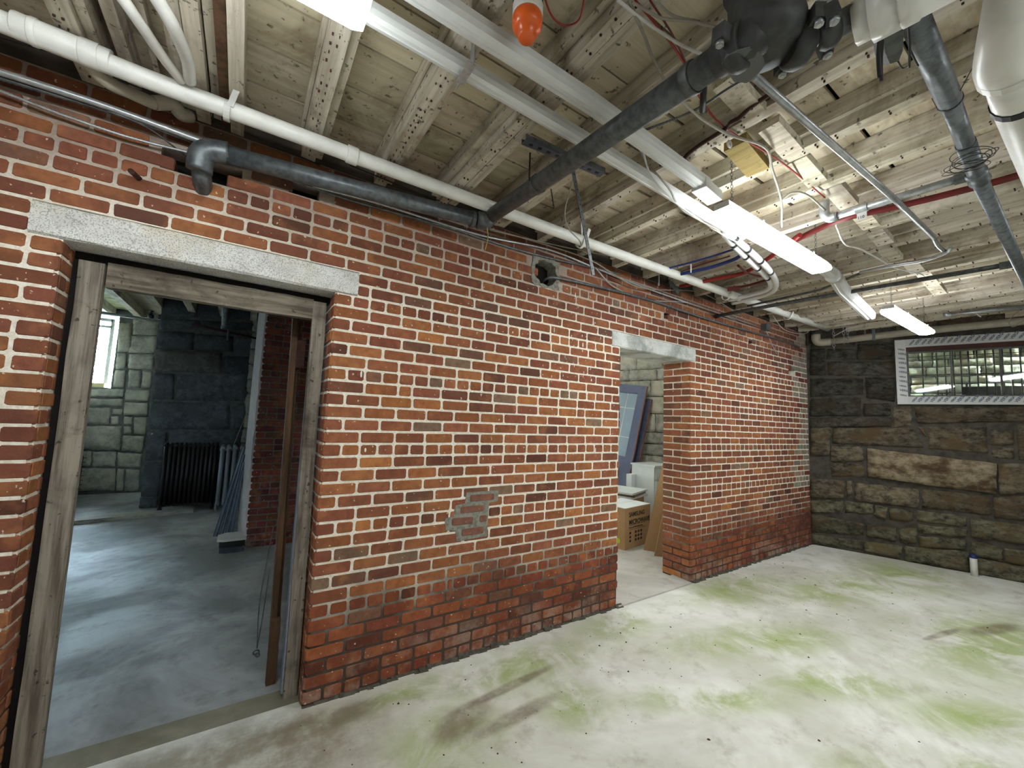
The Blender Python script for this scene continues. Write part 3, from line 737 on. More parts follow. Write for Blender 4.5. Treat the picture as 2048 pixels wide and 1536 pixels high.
# ================================================================ room through the first doorway
w2 = struct('wall_far'); Z2 = 3.05
P2 = Plane((0, 7.75, 0), (1, 0, 0), (0, -1, 0)); P9 = Plane((0, 9.2, 0), (1, 0, 0), (0, -1, 0))
QA = [[(-1.149,3.056),(-0.711,3.146),(-0.701,2.827),(-1.139,2.768)],
[(-0.698,3.149),(0.055,3.274),(0.058,2.922),(-0.688,2.829)],
[(-1.138,2.750),(-0.658,2.797),(-0.655,2.655),(-1.135,2.586)],
[(-0.645,2.799),(0.044,2.873),(0.040,2.736),(-0.641,2.648)],
[(-1.139,2.563),(-0.717,2.588),(-0.705,2.322),(-1.137,2.297)],
[(-0.706,2.581),(-0.230,2.613),(-0.212,2.351),(-0.692,2.318)],
[(-0.215,2.607),(0.050,2.625),(0.056,2.331),(-0.200,2.323)],
[(-0.325,2.284),(0.050,2.312),(0.044,2.025),(-0.314,1.990)],
[(-1.129,1.943),(-0.895,1.939),(-0.873,1.554),(-1.125,1.539)],
[(-0.882,1.935),(0.046,2.007),(0.049,1.582),(-0.858,1.534)],
[(-1.131,1.523),(-0.178,1.551),(-0.154,1.122),(-1.121,1.103)],
[(-0.164,1.546),(0.039,1.552),(0.036,1.120),(-0.141,1.117)],
[(-1.127,1.087),(-0.897,1.081),(-0.892,0.667),(-1.120,0.667)],
[(-0.885,1.091),(0.042,1.103),(0.045,0.545),(-0.868,0.572)],
[(-1.123,0.652),(-0.905,0.652),(-0.900,0.146),(-1.116,0.156)],
[(-0.883,0.557),(0.046,0.528),(0.071,-0.052),(-0.875,0.025)],
[(-1.123,0.146),(-0.905,0.131),(-0.902,-0.030),(-1.124,-0.011)]]
QB = [[(-1.152,2.285),(-0.351,2.316),(-0.337,1.988),(-1.126,1.954)]]
for q in QA: stone(MB(), P2, [(a, max(z, .0)) for a, z in q], rg.uniform(.0, .02), .05, rough=.01, tint=kt(.75, 1.15, 1)).build('stone', GSTONE, w2)
stone(MB(), P2, QB[0], .04, .06, rough=.01, tint=(1.25, 1.1, .95)).build('stone', GSTONE, w2)['label'] = 'brownish proud stone block'
QC = [[(-1.708,3.047),(-1.369,3.088),(-1.367,2.964),(-1.703,2.921)],
[(-1.695,2.907),(-1.364,2.958),(-1.351,2.675),(-1.677,2.642)],
[(-1.703,2.622),(-1.355,2.668),(-1.346,2.361),(-1.698,2.326)],
[(-1.697,2.310),(-1.355,2.347),(-1.358,2.072),(-1.678,2.058)],
[(-1.672,2.046),(-1.507,2.051),(-1.493,1.745),(-1.655,1.742)],
[(-1.497,2.045),(-1.357,2.060),(-1.352,1.744),(-1.484,1.746)],
[(-1.868,2.821),(-1.700,2.837),(-1.665,2.339),(-1.837,2.324)],
[(-1.842,2.307),(-1.708,2.315),(-1.696,2.056),(-1.832,2.033)],
[(-1.838,2.023),(-1.694,2.038),(-1.683,1.731),(-1.832,1.725)],
[(-2.200,1.685),(-1.691,1.718),(-1.684,1.571),(-2.190,1.544)],
[(-2.195,1.527),(-1.689,1.553),(-1.682,1.425),(-2.189,1.404)],
[(-1.681,1.709),(-1.360,1.724),(-1.365,1.523),(-1.673,1.517)],
[(-1.671,1.499),(-1.354,1.505),(-1.352,1.274),(-1.663,1.274)],
[(-2.202,1.386),(-1.823,1.397),(-1.816,1.112),(-2.185,1.108)],
[(-1.811,1.388),(-1.678,1.383),(-1.677,1.279),(-1.806,1.286)],
[(-1.812,1.262),(-1.700,1.260),(-1.697,1.115),(-1.811,1.112)],
[(-2.153,1.086),(-1.661,1.104),(-1.645,0.695),(-2.127,0.710)],
[(-1.662,1.262),(-1.542,1.254),(-1.541,1.120),(-1.658,1.122)],
[(-1.531,1.255),(-1.346,1.262),(-1.341,0.955),(-1.513,0.968)],
[(-1.643,1.099),(-1.535,1.101),(-1.531,0.961),(-1.640,0.972)],
[(-1.637,0.948),(-1.358,0.933),(-1.361,0.662),(-1.636,0.689)],
[(-1.969,0.680),(-1.688,0.684),(-1.678,0.434),(-1.956,0.436)],
[(-2.146,0.699),(-1.980,0.692),(-1.965,0.442),(-2.130,0.447)],
[(-1.678,0.672),(-1.354,0.638),(-1.361,0.403),(-1.663,0.421)],
[(-2.120,0.430),(-1.671,0.413),(-1.645,0.036),(-2.093,0.064)],
[(-1.662,0.403),(-1.564,0.394),(-1.543,0.030),(-1.636,0.036)],
[(-1.555,0.394),(-1.359,0.382),(-1.356,0.007),(-1.534,0.024)]]
for q in QC: stone(MB(), P9, [(a, max(z, .0)) for a, z in q], rg.uniform(.0, .02), .05, rough=.01, tint=kt(.8, 1.1, .95)).build('stone', LSTONE, w2)
m = MB()
for q in ashlar(-3.4, -2.45, 0, 1.72, (.15, .3), (.3, .5), rg) : stone(m, P9, q, .01, .05)
for q in ashlar(.0, 2.1, 0, 3.0, (.2, .36), (.4, .9), rg) : stone(m, P2, q, .01, .05, tint=(.8, .8, .8))
m.build('stonework', LSTONE, w2, kind='stuff')
m = MB()
m.box((-1.10, 7.75, 0), (2.1, 8.2, Z2)); m.box((-1.10, 8.2, 0), (-.6, 9.4, Z2))
m.box((-3.4, 9.2, 0), (-1.1, 9.65, 1.72)); m.box((-1.86, 9.2, 1.72), (-1.1, 9.65, Z2)); m.box((-3.4, 9.2, 2.93), (-1.86, 9.65, Z2)); m.box((-3.4, 9.2, 1.72), (-2.75, 9.65, 2.93))
m.build('rubble_core', GREYJ, w2)
wn2 = struct('window_2')
wx0, wx1, wz0, wz1 = -2.73, -1.98, 1.74, 2.90
m = MB()
m.box((wx0, 9.42, wz0), (wx0+.05, 9.5, wz1)); m.box((wx1-.02, 9.42, wz0), (wx1+.03, 9.5, wz1)); m.box((wx0, 9.42, wz1-.05), (wx1, 9.5, wz1)); m.box((wx0, 9.42, wz1-.16), (wx1, 9.47, wz1-.12))
m.build('window_frame', VINYL, wn2)
MB().box((wx0, 9.2, wz0-.02), (wx1+.04, 9.5, wz0+.05)).build('window_sill', CREAM, wn2)
MB().box((wx0+.05, 9.46, wz0+.05), (wx1-.02, 9.465, wz1-.05)).build('glass_pane', GLASS, wn2)
portal(((wx0+wx1)/2, 9.6, (wz0+wz1)/2), (math.radians(-90), 0, 0), .8, 1.2)
# unseen window opening, added and enlarged on the left side for more daylight
ws = struct('wall_left_of_far_room')
m = MB(); m.box((-3.65, YW+TH, 0), (-3.4, 9.65, 1.2)); m.box((-3.65, YW+TH, 2.7), (-3.4, 9.65, Z2)); m.box((-3.65, YW+TH, 1.2), (-3.4, 4.4, 2.7)); m.box((-3.65, 7.2, 1.2), (-3.4, 9.65, 2.7))
m.build('masonry', GREYJ, ws)
portal((-3.6, 5.8, 1.95), (0, math.radians(-90), 0), 1.5, 2.8)
MB().box((2.1, YW+TH, 0), (2.35, 8.0, Z2)).build('masonry', bpy.data.materials['plain_fieldstone'], ws)
MB().box((2.35, 7.9, 0), (6.6, 8.1, Z2)).build('masonry', bpy.data.materials['plain_fieldstone'], ws)
MB().box((-3.4, YW+TH, 0), (-2.4, YW+TH+.25, Z2)).build('masonry', bpy.data.materials['plain_fieldstone'], ws)
c2 = struct('ceiling')
for i in range(30):
    y0 = YW+TH+.24*i
    if y0 > 9.3: break
    for (xa, xb) in ((-3.6, -1.2), (-1.2, .7), (.7, 2.1)):
        m = MB(); m.tint = wt(.12); m.box((xa+.001, y0+.006, Z2), (xb-.001, min(y0+.234, 9.6), Z2+.02)); m.build('board', DECKW, c2)
MB().box((-3.65, YW+TH, Z2+.03), (6.9, 10.0, Z2+.06)).build('gap_shade_sheet', DARKV, c2)  # black sheet again, shade above these boards put into its colour
MB().box((2.1, YW+TH, Z2-.02), (6.9, 8.1, Z2+.02)).build('boarding', DECKW, c2)
for i in range(12):
    x = -3.18+.393*i
    m = MB(); m.tint = wt(.12); m.box((x, YW+TH, 2.90), (x+.09, 9.2 if x < -1.2 else 7.75, Z2-.0005)); m.build('joist', JOISTW, c2)
    m = MB(); m.tint = wt(.1); m.beam((x+.09, 7.1, 3.0), (x+.393, 7.05, 2.93), .05, .04); m.build('bridging_block', JOISTW, c2)
# tree outside the far window
tr = thing('tree', 'leafy tree in bright daylight outside the far window', 'tree')
MB().tube([(-3.1, 14, -.5), (-3.0, 14, 2.2), (-2.9, 14.1, 3.2)], .12, 8, rs=[.14, .1, .05]).build('trunk', BROWNW, tr)
m = MB()
for i in range(900):
    a, b, r = R.uniform(0, 6.28), R.uniform(-1.4, 1.5), R.uniform(.4, 1.3)
    c = Vector((-3.1+r*math.cos(a)*math.cos(b)*1.4, 14+r*math.sin(a)*math.cos(b), 3.0+r*math.sin(b))); s = R.uniform(.05, .1)
    d = Vector((R.uniform(-1,1), R.uniform(-1,1), R.uniform(-1,1))).normalized(); e2 = d.orthogonal().normalized()
    m.add([c+d*s, c+e2*s*.5, c-d*s, c-e2*s*.5], [(0,1,2,3)])
m.build('foliage', LEAF, tr, kind='stuff')
MB().box((-12, 10.0, -.3), (6, 24, -.2)).build('ground', simple('outside_grass', srgb(110, 124, 84), .9), None, kind='structure')

# brick pier standing in that room
pr_ = struct('wall_pier'); X0, X1, Y0, Y1 = .12, 1.25, 5.15, 6.35
MB().box((X0+.004, Y0+.004, 0), (X1, Y1, Z2-.16)).build('mortar_bed', m_mortar('grey_mortar', srgb(122, 112, 106), srgb(92, 84, 78), False), pr_)
def dpal():
    return srgb(*[q*R.uniform(.85, 1.12) for q in R.choice([(112,58,50),(98,50,46),(120,64,52),(88,50,50),(104,62,54)])])[:3]
sb = MB()
for k in range(0, 43):
    z0 = k*CH+.005; z1 = z0+CH-.011; x = X0
    if z1 > Z2-.16: break
    hd = k % 6 == 3; first = True
    while x < X1-.03:
        L = .0935 if hd or (first and k % 2) else .187
        xe = min(x+L, X1)
        if x < .52: brick(MB(), x+(.0 if first else .005), xe-.005, z0, z1, Y0, .08, dpal()).build('brick', BRICK, pr_)
        else: brick(sb, x+.005, xe-.005, z0, z1, Y0, .08, dpal())
        x += L; first = False
sb.build('brickwork', BRICK, pr_, kind='stuff')
m = MB(); vs = []; fs = []; n = 30
for i in range(n+1):
    z = (Z2-.17)*i/n
    vs += [(X0-.008+R.uniform(-.006, .006), Y0-.004, z), (X0-.03+R.uniform(-.003, .003), Y0+.26, z), (X0-.06, Y0+.55, z), (X0-.06, Y1, z), (X0+.02, Y1, z), (X0+.02, Y0+.002, z)]
for i in range(n):
    for q in range(6): fs.append((i*6+q, i*6+(q+1)%6, i*6+6+(q+1)%6, i*6+6+q))
fs += [tuple(range(6))[::-1], tuple(n*6+q for q in range(6))]
m.add(vs, [f[::-1] for f in fs])
m.build('whitewash_coat', WHITEW, pr_)['label'] = 'flaking whitewashed end of the pier'

# wooden door frame of doorway 1
d1 = struct('door_1'); YF = 2.405
def plank(x0, x1, z0, z1, y0, y1, mat, name, par=d1, tilt=(0, 0), n=10, jit=.0025, t=(1,1,1)):
    m = MB(); m.tint = t; vs = []; fs = []
    for i in range(n+1):
        z = z0+(z1-z0)*i/n; j = [R.uniform(-jit, jit) for _ in range(4)]
        dx = tilt[0]*(i/n)
        vs += [(x0+dx+j[0], y0+j[1]*.5, z), (x1+dx+j[2], y0+j[3]*.5, z), (x1+dx, y1, z), (x0+dx, y1, z)]
    for i in range(n):
        for q in range(4): fs.append((i*4+q, i*4+(q+1)%4, i*4+4+(q+1)%4, i*4+4+q))
    fs += [(3,2,1,0), (n*4,n*4+1,n*4+2,n*4+3)]
    return m.add(vs, fs).build(name, mat, par)
plank(-.628, -.548, .0, 2.055, YF, YF+.036, WEATH, 'post', tilt=(-.005, 0))
plank(.285, .35, .0, 2.055, YF, YF+.05, WEATH, 'post', tilt=(-.015, 0))
m = MB(); vs = []; fs = []; n = 12
for i in range(n+1):
    x = -.545+(.815)*i/n; j = [R.uniform(-.002, .002) for _ in range(3)]
    vs += [(x, YF+.002, 1.955+j[0]), (x, YF+.05, 1.955), (x, YF+.05, 2.065), (x, YF+.002, 2.065+j[1])]
for i in range(n):
    for q in range(4): fs.append((i*4+q, i*4+(q+1)%4, i*4+4+(q+1)%4, i*4+4+q))
fs += [(3,2,1,0), (n*4,n*4+1,n*4+2,n*4+3)]
m.add(vs, fs).build('head', WEATHX, d1)
plank(-.655, -.63, 0, 2.06, YF+.02, YF+.05, DARKV, 'gap_shade_strip', jit=0)  # near-black strips painted as the shade in the frame gaps
MB().box((-.655, YF+.03, 2.066), (.355, YF+.1, 2.096)).build('gap_shade_strip', DARKV, d1)
MB().box((.276, YF+.02, .02), (.284, YF+.09, 1.93)).build('weather_strip', simple('bluish_metal_strip', srgb(150, 160, 178), .4, .2), d1)
# old door leaf swung back into the far room, seen edge on
dl = thing('door_leaf', 'old brown door leaf folded back behind the right post of the doorway', 'door')
plank(.222, .252, .02, 1.99, 2.60, 2.66, BROWNW, 'stile', dl, tilt=(-.03, 0), jit=.0015)
plank(.245, .268, .02, 1.97, 2.62, 2.72, BROWNW, 'stile', dl, tilt=(-.03, 0), jit=.0015, t=(.7, .7, .7))
MB().box((.225, 2.592, 1.70), (.268, 2.60, 1.86)).build('hinge_plate', RUST, dl)
plank(.215, .262, .0, .33, 2.565, 2.60, BROWNW, 'kick_block', dl, jit=.003)
hk = MB(); hk.tube(curve([(.20, 2.75, .78), (.165, 2.72, .4), (.17, 2.70, .14)]), .003, 5)
hk.tube(curve([(.20, 2.75, .55), (.185, 2.72, .3), (.17, 2.70, .14)]), .003, 5); hk.torus((.168, 2.70, .12), (0,1,.3), .014, .004); hk.torus((.175, 2.70, .105), (.5,1,0), .010, .004)
solo(hk, 'wire_hook', GALVD, 'thin twisted wire with a hook end hanging at the doorway', 'wire')

# ================================================================ lamps
def chain(name_parent, a, b, rr=.006, mat=GALVD, nm='chain'):
    m = MB(); a, b = Vector(a), Vector(b); L = (b-a).length; d = (b-a)/L; n = max(2, int(L/(rr*2.6)))
    side = d.orthogonal().normalized(); s2 = d.cross(side)
    for i in range(n):
        ax = side if i % 2 else s2
        m.torus(a+d*(i+.5)*L/n, ax, rr, rr*.22, 8, 4, sx=1.55, u=d)
    return m.build(nm, mat, name_parent)
def lamp(x0, x1, y, z, label, wdt=.115, zc=2.885):
    t = thing('ceiling_light', label, 'light', 'white tube lights hung from the joists')
    m = MB(); m.hexa([(x0,y-wdt/2+.018,z+.02),(x1,y-wdt/2+.018,z+.02),(x1,y+wdt/2-.018,z+.02),(x0,y+wdt/2-.018,z+.02),(x0,y-wdt/2+.022,z+.05),(x1,y-wdt/2+.022,z+.05),(x1,y+wdt/2-.022,z+.05),(x0,y+wdt/2-.022,z+.05)])
    hs_ = m.build('housing', WHITEM, t)
    m = MB(); n = 8; vs = []; fs = []
    for i, x in enumerate((x0+.004, x0+.03, x1-.03, x1-.004)):
        q = .7 if i in (0, 3) else 1
        for (a, b) in ((-.36,.034),(-.46,.022),(-.5,.006),(-.44,-.01),(0,-.016),(.44,-.01),(.5,.006),(.46,.022),(.36,.034)): vs.append((x, y+a*wdt*(.9 if q < 1 else 1), z+.01+(b-.01)*q))
    for i in range(3):
        for k in range(n): fs.append((i*(n+1)+k, i*(n+1)+k+1, (i+1)*(n+1)+k+1, (i+1)*(n+1)+k))
    fs += [tuple(range(n+1))[::-1], tuple(3*(n+1)+k for k in range(n+1))]
    m.add(vs, [f[::-1] for f in fs], False); m.build('diffuser', TUBE, t)
    for x in (x0+.1, x1-.1):
        chain(t, (x, y, z+.05), (x, y, zc)); MB().torus((x, y, zc-.01), (0,1,0), .012, .003, 10, 5).build('hook', STEEL, t)
    for x in (x0+.3, x1-.3): MB().lathe((x, y-wdt/2-.001, z+.03), (0,-1,0), [(.006,0),(.006,.003),(.002,.005)], 8).build('screw', STEEL, hs_)
    return t
lamp(-1.03, .19, 1.05, 2.50, 'glowing tube light at the top edge of the frame, nearest the camera')
lamp(1.86, 3.08, 1.02, 2.50, 'large glowing tube light on chains in the middle of the ceiling')
lamp(4.30, 5.52, .99, 2.455, 'small far glowing tube light in front of the barred window')
lamp(.6, 1.82, -1.3, 2.50, 'added fill tube light behind the photographer, out of view to the left')  # this and the next tube are unseen, added to fill the brick wall
lamp(3.0, 4.22, -1.3, 2.50, 'added fill tube light behind the photographer, out of view to the right')
t = lamp(3.2, 4.4, 3.6, 2.75, 'tube light on the ceiling of the storage room beyond the second doorway', zc=Z2-.02)

# ================================================================ long white drain pipe and its fittings
dp = thing('drain_pipe', 'long white plastic drain pipe running along the top of the brick wall', 'pipe')
YP = 1.98
pts = [(-0.938,1.980,2.695), (-0.777,1.980,2.695), (-0.402,1.980,2.686), (0.330,1.980,2.690), (1.822,1.980,2.698), (3.665,1.980,2.722), (6.074,1.980,2.767)]
MB().tube(pts, .035, 16).build('pipe', PVC, dp)
def along(a, b, t): a, b = Vector(a), Vector(b); return a+(b-a)*t
def coupling(p, q, r, L, mat=PVC, par=dp, nm='coupling', t=.5):
    a = along(p, q, t); d = (Vector(q)-Vector(p)).normalized()
    return MB().lathe(a-d*L/2, d, [(r*.97,0),(r,.003),(r,L-.003),(r*.97,L)], 18).build(nm, mat, par)
coupling((0.301,1.980,2.690), (0.365,1.980,2.689), .041, .05)
coupling((-0.704,1.980,2.701), (-0.553,1.980,2.697), .042, .24)
coupling((-0.579,1.980,2.698), (-0.551,1.980,2.698), .045, .05)
coupling((-0.706,1.980,2.701), (-0.695,1.980,2.701), .045, .02)
# side branch dropping back to the wall
MB().tube(curve([(-0.590,2.000,2.698), (-0.546,2.080,2.682), (-0.473,2.140,2.701), (-0.418,2.180,2.716)]), .024, 12).build('side_branch', PVCD, dp)
MB().tube(curve([(-0.421,2.180,2.719), (-0.367,2.200,2.755), (-0.338,2.220,2.735), (-0.307,2.240,2.754)], 5), .028, 12).build('elbow', PVCD, dp)
for (x, y, z) in ((-0.159,1.980,2.679), (1.832,1.980,2.683), (3.682,1.980,2.692), (4.955,1.980,2.728)):
    r = .037; m = MB(); m.ring((x, y, z), (1,0,-.02), r, r+.004, .022, 20); m.beam((x+.01, y-r-.002, z), (x+.03, y-r-.012, ZJ+.02), .022, .004, up=(0,1,0)); m.build('hanger_strap', WHITEM, dp)

# galvanised water main: along the wall, then out across the ceiling
gm = thing('water_main', 'grey galvanised pipe running beside the white drain and across the ceiling', 'pipe')
a, b = Vector((-0.213,2.190,2.598)), Vector((1.064,2.050,2.627))
MB().tube([a, b], .041, 16).build('pipe', GALV, gm)
MB().tube(curve([a+Vector((.06,-.004,.01)), a, a+Vector((-.035,.004,-.03)), a+Vector((-.04,.02,-.10))], 5), .049, 16).build('elbow', GALV, gm)
MB().tube([a+Vector((-.04,.02,-.05)), a+Vector((-.03,.13,-.14))], .038, 14).build('riser', GALV, gm)
c, d = Vector((1.130,2.030,2.656)), Vector((1.022,0.547,2.470))
MB().tube([b, b+Vector((.05,-.02,0)), c], .052, 16).build('tee', GALVD, gm)
MB().tube([c, d], .041, 18).build('pipe', GALVD, gm)
for t_ in (.0, .93): coupling(c, d, .047, .03, GALVD, gm, 'collar', t_)
MB().ring(b-Vector((.03,-.01,0)), (b-a), .04, .049, .02, 18).build('collar', GALVD, gm)
sc_ = thing('strut_channel', 'slotted grey metal channel under the joists where the grey pipe crosses', 'bracket')
p, q = Vector((0.963,1.437,2.730)), Vector((1.428,1.396,2.730))
dd = (q-p).normalized(); sd = Vector((0,0,1)).cross(dd)
for e in (-.02, .02): MB().beam(p+sd*e, q+sd*e, .003, .024).build('flange', GALVD, sc_)
MB().beam(p-Vector((0,0,.012)), q-Vector((0,0,.012)), .042, .003).build('web', simple('slate_strut', srgb(92, 98, 110), .5, .4), sc_)
for i in range(9): MB().beam(along(p, q, .06+i*.105)-Vector((0,0,.0145)), along(p, q, .10+i*.105)-Vector((0,0,.0145)), .013, .002).build('slot', BLACK, sc_)
pc = along(c, d, .36)
MB().ring(pc, (d-c), .042, .046, .03, 20).build('pipe_clamp', GALVD, sc_)
MB().tube([pc+Vector((-.05,0,0)), pc+Vector((-.05,0,.14))], .004, 6).build('threaded_rod', BLACK, sc_)
MB().tube([(1.281,1.631,2.700), (1.302,1.626,2.600)], .003, 6).build('threaded_rod', BLACK, sc_)

# perforated hanging strap
m = MB(); q = Vector((1.532,1.550,2.258)); p2 = Vector((1.304,1.483,2.740))
m.beam(p2, q, .022, .004, up=(0,1,0))
hs = solo(m, 'hanging_strap', GALVD, 'long perforated metal strap hanging slanted in front of the white drain pipe', 'strap')
for i in range(14): MB().lathe(along(p2, q, (i+.6)/14.5)-Vector((0,.003,0)), (0,-1,0), [(.004,0),(.0035,.0008)], 6).build('hole', BLACK, hs)
m = MB(); m.tube(curve([(1.335,1.502,2.740), (1.485,1.750,2.701), (1.538,1.780,2.621), (1.740,1.900,2.645), (1.791,1.930,2.629)]), .004, 6)
solo(m, 'cable', CABLE, 'grey loop of cable behind the slanted perforated strap', 'cable')
m = MB(); m.beam((1.756,1.900,2.822), (1.793,1.930,2.706), .012, .003, up=(0,1,0)); solo(m, 'cable_tie', WHITEM, 'short white tie beside the slanted perforated strap', 'tie')

# ================================================================ white duct covers and refrigerant lines
def duct(name, pts, wdt, label, par=None):
    m = MB(); pts = [Vector(p) for p in pts]; n = 9; vs = []; fs = []
    for i, p in enumerate(pts):
        t = (pts[min(i+1, len(pts)-1)]-pts[max(i-1, 0)]).normalized(); s = Vector((0,0,1)).cross(t).normalized()
        prof = [(-.5, .45), (-.5, .05), (-.42, -.25), (-.16, -.33), (-.12, -.27), (.12, -.27), (.16, -.33), (.42, -.25), (.5, .05), (.5, .45)]
        n = len(prof)
        for a, b in prof: vs.append(p + s*a*wdt + Vector((0,0,b*wdt)))
    for i in range(len(pts)-1):
        for k in range(n): fs.append((i*n+k, i*n+(k+1)%n, (i+1)*n+(k+1)%n, (i+1)*n+k))
    fs += [tuple(range(n))[::-1], tuple((len(pts)-1)*n+k for k in range(n))]
    m.add(vs, fs)
    return m
dg = 'white duct covers under the joists'
d_a = thing('duct_cover', 'white duct cover from the nearest lamp past the galvanised clip', 'duct', dg)
duct('cover', [(.10,1.205,2.668), (1.2,1.225,2.668), (2.56,1.27,2.668)], .056, '').build('cover', DUCT, d_a)
m = MB(); p = Vector((0.543,1.189,2.660)); m.beam(p+Vector((0,-.05,-.022)), p+Vector((0,.05,-.022)), .03, .003); m.beam(p+Vector((0,.055,-.03)), p+Vector((0,.055,.09)), .03, .003, up=(1,0,0)); m.beam(p+Vector((0,-.05,-.03)), p+Vector((0,-.05,.09)), .03, .003, up=(1,0,0)); m.build('strap_clip', STEEL, d_a)
d_b = thing('duct_cover', 'white duct cover leaving the top edge and ending behind the middle lamp', 'duct', dg)
duct('cover', [(.1,1.06,2.668), (1.0,1.06,2.668), (1.85,1.10,2.668)], .064, '').build('cover', DUCT, d_b)
MB().beam((1.80,1.10,2.66), (1.98,1.12,2.66), .075, .05).build('end_piece', DUCT, d_b)
d_c = thing('duct_cover', 'white duct cover continuing past the middle lamp, bent down at its far end', 'duct', dg)
duct('cover', [(3.390,1.139,2.640), (3.668,1.144,2.640)], .075, '').build('cover', DUCT, d_c)
duct('cover', [(3.702,1.143,2.620), (4.001,1.198,2.620), (4.961,1.275,2.580)], .085, '').build('cover', DUCT, d_c)
MB().ring((3.635,1.140,2.635), (1,.02,0), .02, .05, .03, 12).build('joint_band', DUCT, d_c)
ls = 'insulated refrigerant lines curving to the wall'
for w_, (off, lab, dy) in enumerate(((0, 'white insulated line with black bands, outer of the pair', 0), (1, 'white insulated line with black bands, inner of the pair', .045))):
    t = thing('insulated_line', lab, 'pipe', ls)
    base = [(1455,468), (1480,490), (1510,520), (1535,545), (1549,568), (1546,590), (1515,600), (1470,608)] if w_ == 0 else [(1452,470), (1472,494), (1497,519), (1522,545), (1540,565), (1535,585), (1505,596), (1460,602)]
    P = {0: [(2.377,1.275,2.660), (2.563,1.285,2.640), (2.815,1.313,2.630), (3.093,1.355,2.620), (3.391,1.433,2.620), (3.687,1.579,2.640), (3.885,1.796,2.680), (3.964,2.068,2.700)],
         1: [(2.424,1.306,2.660), (2.582,1.327,2.640), (2.852,1.371,2.630), (3.158,1.425,2.630), (3.427,1.485,2.630), (3.634,1.595,2.650), (3.805,1.789,2.690), (3.876,2.055,2.710)]}[w_]
    cv = curve(P, 8); MB().tube(cv, .021, 10).build('insulation', DUCT, t)
    for i in (5, 12, 19, 26): MB().ring(cv[i+w_*2], (cv[i+1+w_*2]-cv[i+w_*2]), .018, .0225, .028, 12).build('black_band', BLACK, t)
m = MB(); m.tube(curve([(1.439,1.156,2.720), (1.550,1.193,2.660), (1.762,1.221,2.620), (2.061,1.252,2.620), (2.337,1.269,2.620), (2.480,1.259,2.610)]), .0045, 6)
solo(m, 'cable', CABLEW, 'white cable looping down beside the duct cover to the banded lines', 'cable')
m = MB(); m.tube(curve([(1.303,1.110,2.740), (1.482,1.176,2.700), (1.548,1.141,2.620), (1.674,1.175,2.620), (1.889,1.248,2.620), (2.262,1.249,2.615)]), .0045, 6)
solo(m, 'cable', CABLE, 'grey cable clipped across the first duct cover', 'cable')

# ================================================================ big grooved valve assembly near the camera
va = thing('valve_assembly', 'dark grey cast iron tee with bolted couplings at the top of the frame', 'valve')
ce_ = Vector((1.076,0.468,2.500)); dr = (d-c).normalized()
up_ = Vector((0,0,1)); rt_ = Vector((.80,-.60,-.02)).normalized()
mm = MB(); mm.lathe(ce_-up_*.055, up_, [(.035,0),(.075,.008),(.092,.03),(.094,.07),(.088,.11),(.088,.20),(.10,.21),(.10,.26)], 24); mm.build('body', IRON, va)
MB().tube([d-dr*.02, d+dr*.07, ce_], .046, 18).build('inlet_neck', IRON, va)
def grooved(p, ax, r, par, bolts=True, w_=.05):
    p, ax = Vector(p), Vector(ax).normalized(); m = MB()
    m.lathe(p-ax*w_/2, ax, [(r*.9,0),(r,.004),(r+.006,w_*.3),(r+.006,w_*.7),(r,w_-.004),(r*.9,w_)], 22); par = m.build('coupling', IRON, par)
    sd = ax.cross(Vector((0,0,1))).normalized(); vv = ax.cross(sd)
    for s in (-1, 1):
        cpt = p + sd*s*(r+.012); MB().obox(cpt, ax, sd, vv, w_*.34, .017, .020).build('bolt_ear', IRON, par)
        MB().tube([cpt+sd*s*.004-vv*.034, cpt+sd*s*.004+vv*.034], .0065, 8).build('bolt', STEEL, par)
        MB().lathe(cpt+sd*s*.004+vv*.02, vv, [(.011,0),(.011,.010)], 6).build('nut', STEEL, par)
        MB().lathe(cpt+sd*s*.004-vv*.02, -vv, [(.011,0),(.011,.010)], 6).build('nut', STEEL, par)
grooved(d+dr*.035, dr, .055, va)
grooved(ce_+rt_*.088+Vector((0,0,-.02)), rt_, .058, va)
# flat grey plate hanging below
pl_ = [(0.988,0.538,2.420), (0.974,0.518,2.420), (0.982,0.499,2.420), (1.001,0.471,2.420), (1.041,0.463,2.420), (1.083,0.472,2.420), (1.096,0.494,2.420), (1.103,0.529,2.420), (1.071,0.548,2.420)]
MB().prism(pl_, (0,0,.005)).build('plate', PLATE, va)
MB().tube([(1.043,0.511,2.420), Vector((1.043,0.511,2.420))+Vector((0,0,.25))], .006, 6).build('threaded_rod', GALVD, va)
fa = thing('pipe_coupling', 'small grey bolted coupling on the dark pipe between the valve and white fitting', 'coupling')
g0, g1 = Vector((1.161,0.358,2.470)), Vector((1.180,0.318,2.480))
grooved(g0, g1-g0, .036, fa, w_=.045)
MB().tube([ce_+rt_*.10, g0, g1+(g1-g0)*.6], .031, 14).build('pipe', GALVD, fa)
wv = thing('white_fitting', 'large white plastic threaded fitting at the top edge beside grey pipe', 'fitting')
h0, h1 = Vector((1.195,0.314,2.470)), Vector((1.210,0.183,2.470)); hd_ = (h1-h0).normalized()
MB().lathe(h0, hd_, [(.050,0),(.050,.030)], 8).build('hex_nut', PVC, wv)
MB().lathe(h0+hd_*.03, hd_, [(.062,0),(.062,.05)], 8).build('hex_nut', PVC, wv)
MB().lathe(h0+hd_*.08, hd_, [(.060,0),(.064,.004),(.064,.03),(.060,.034),(.060,.30)], 24).build('sleeve', PVC, wv)
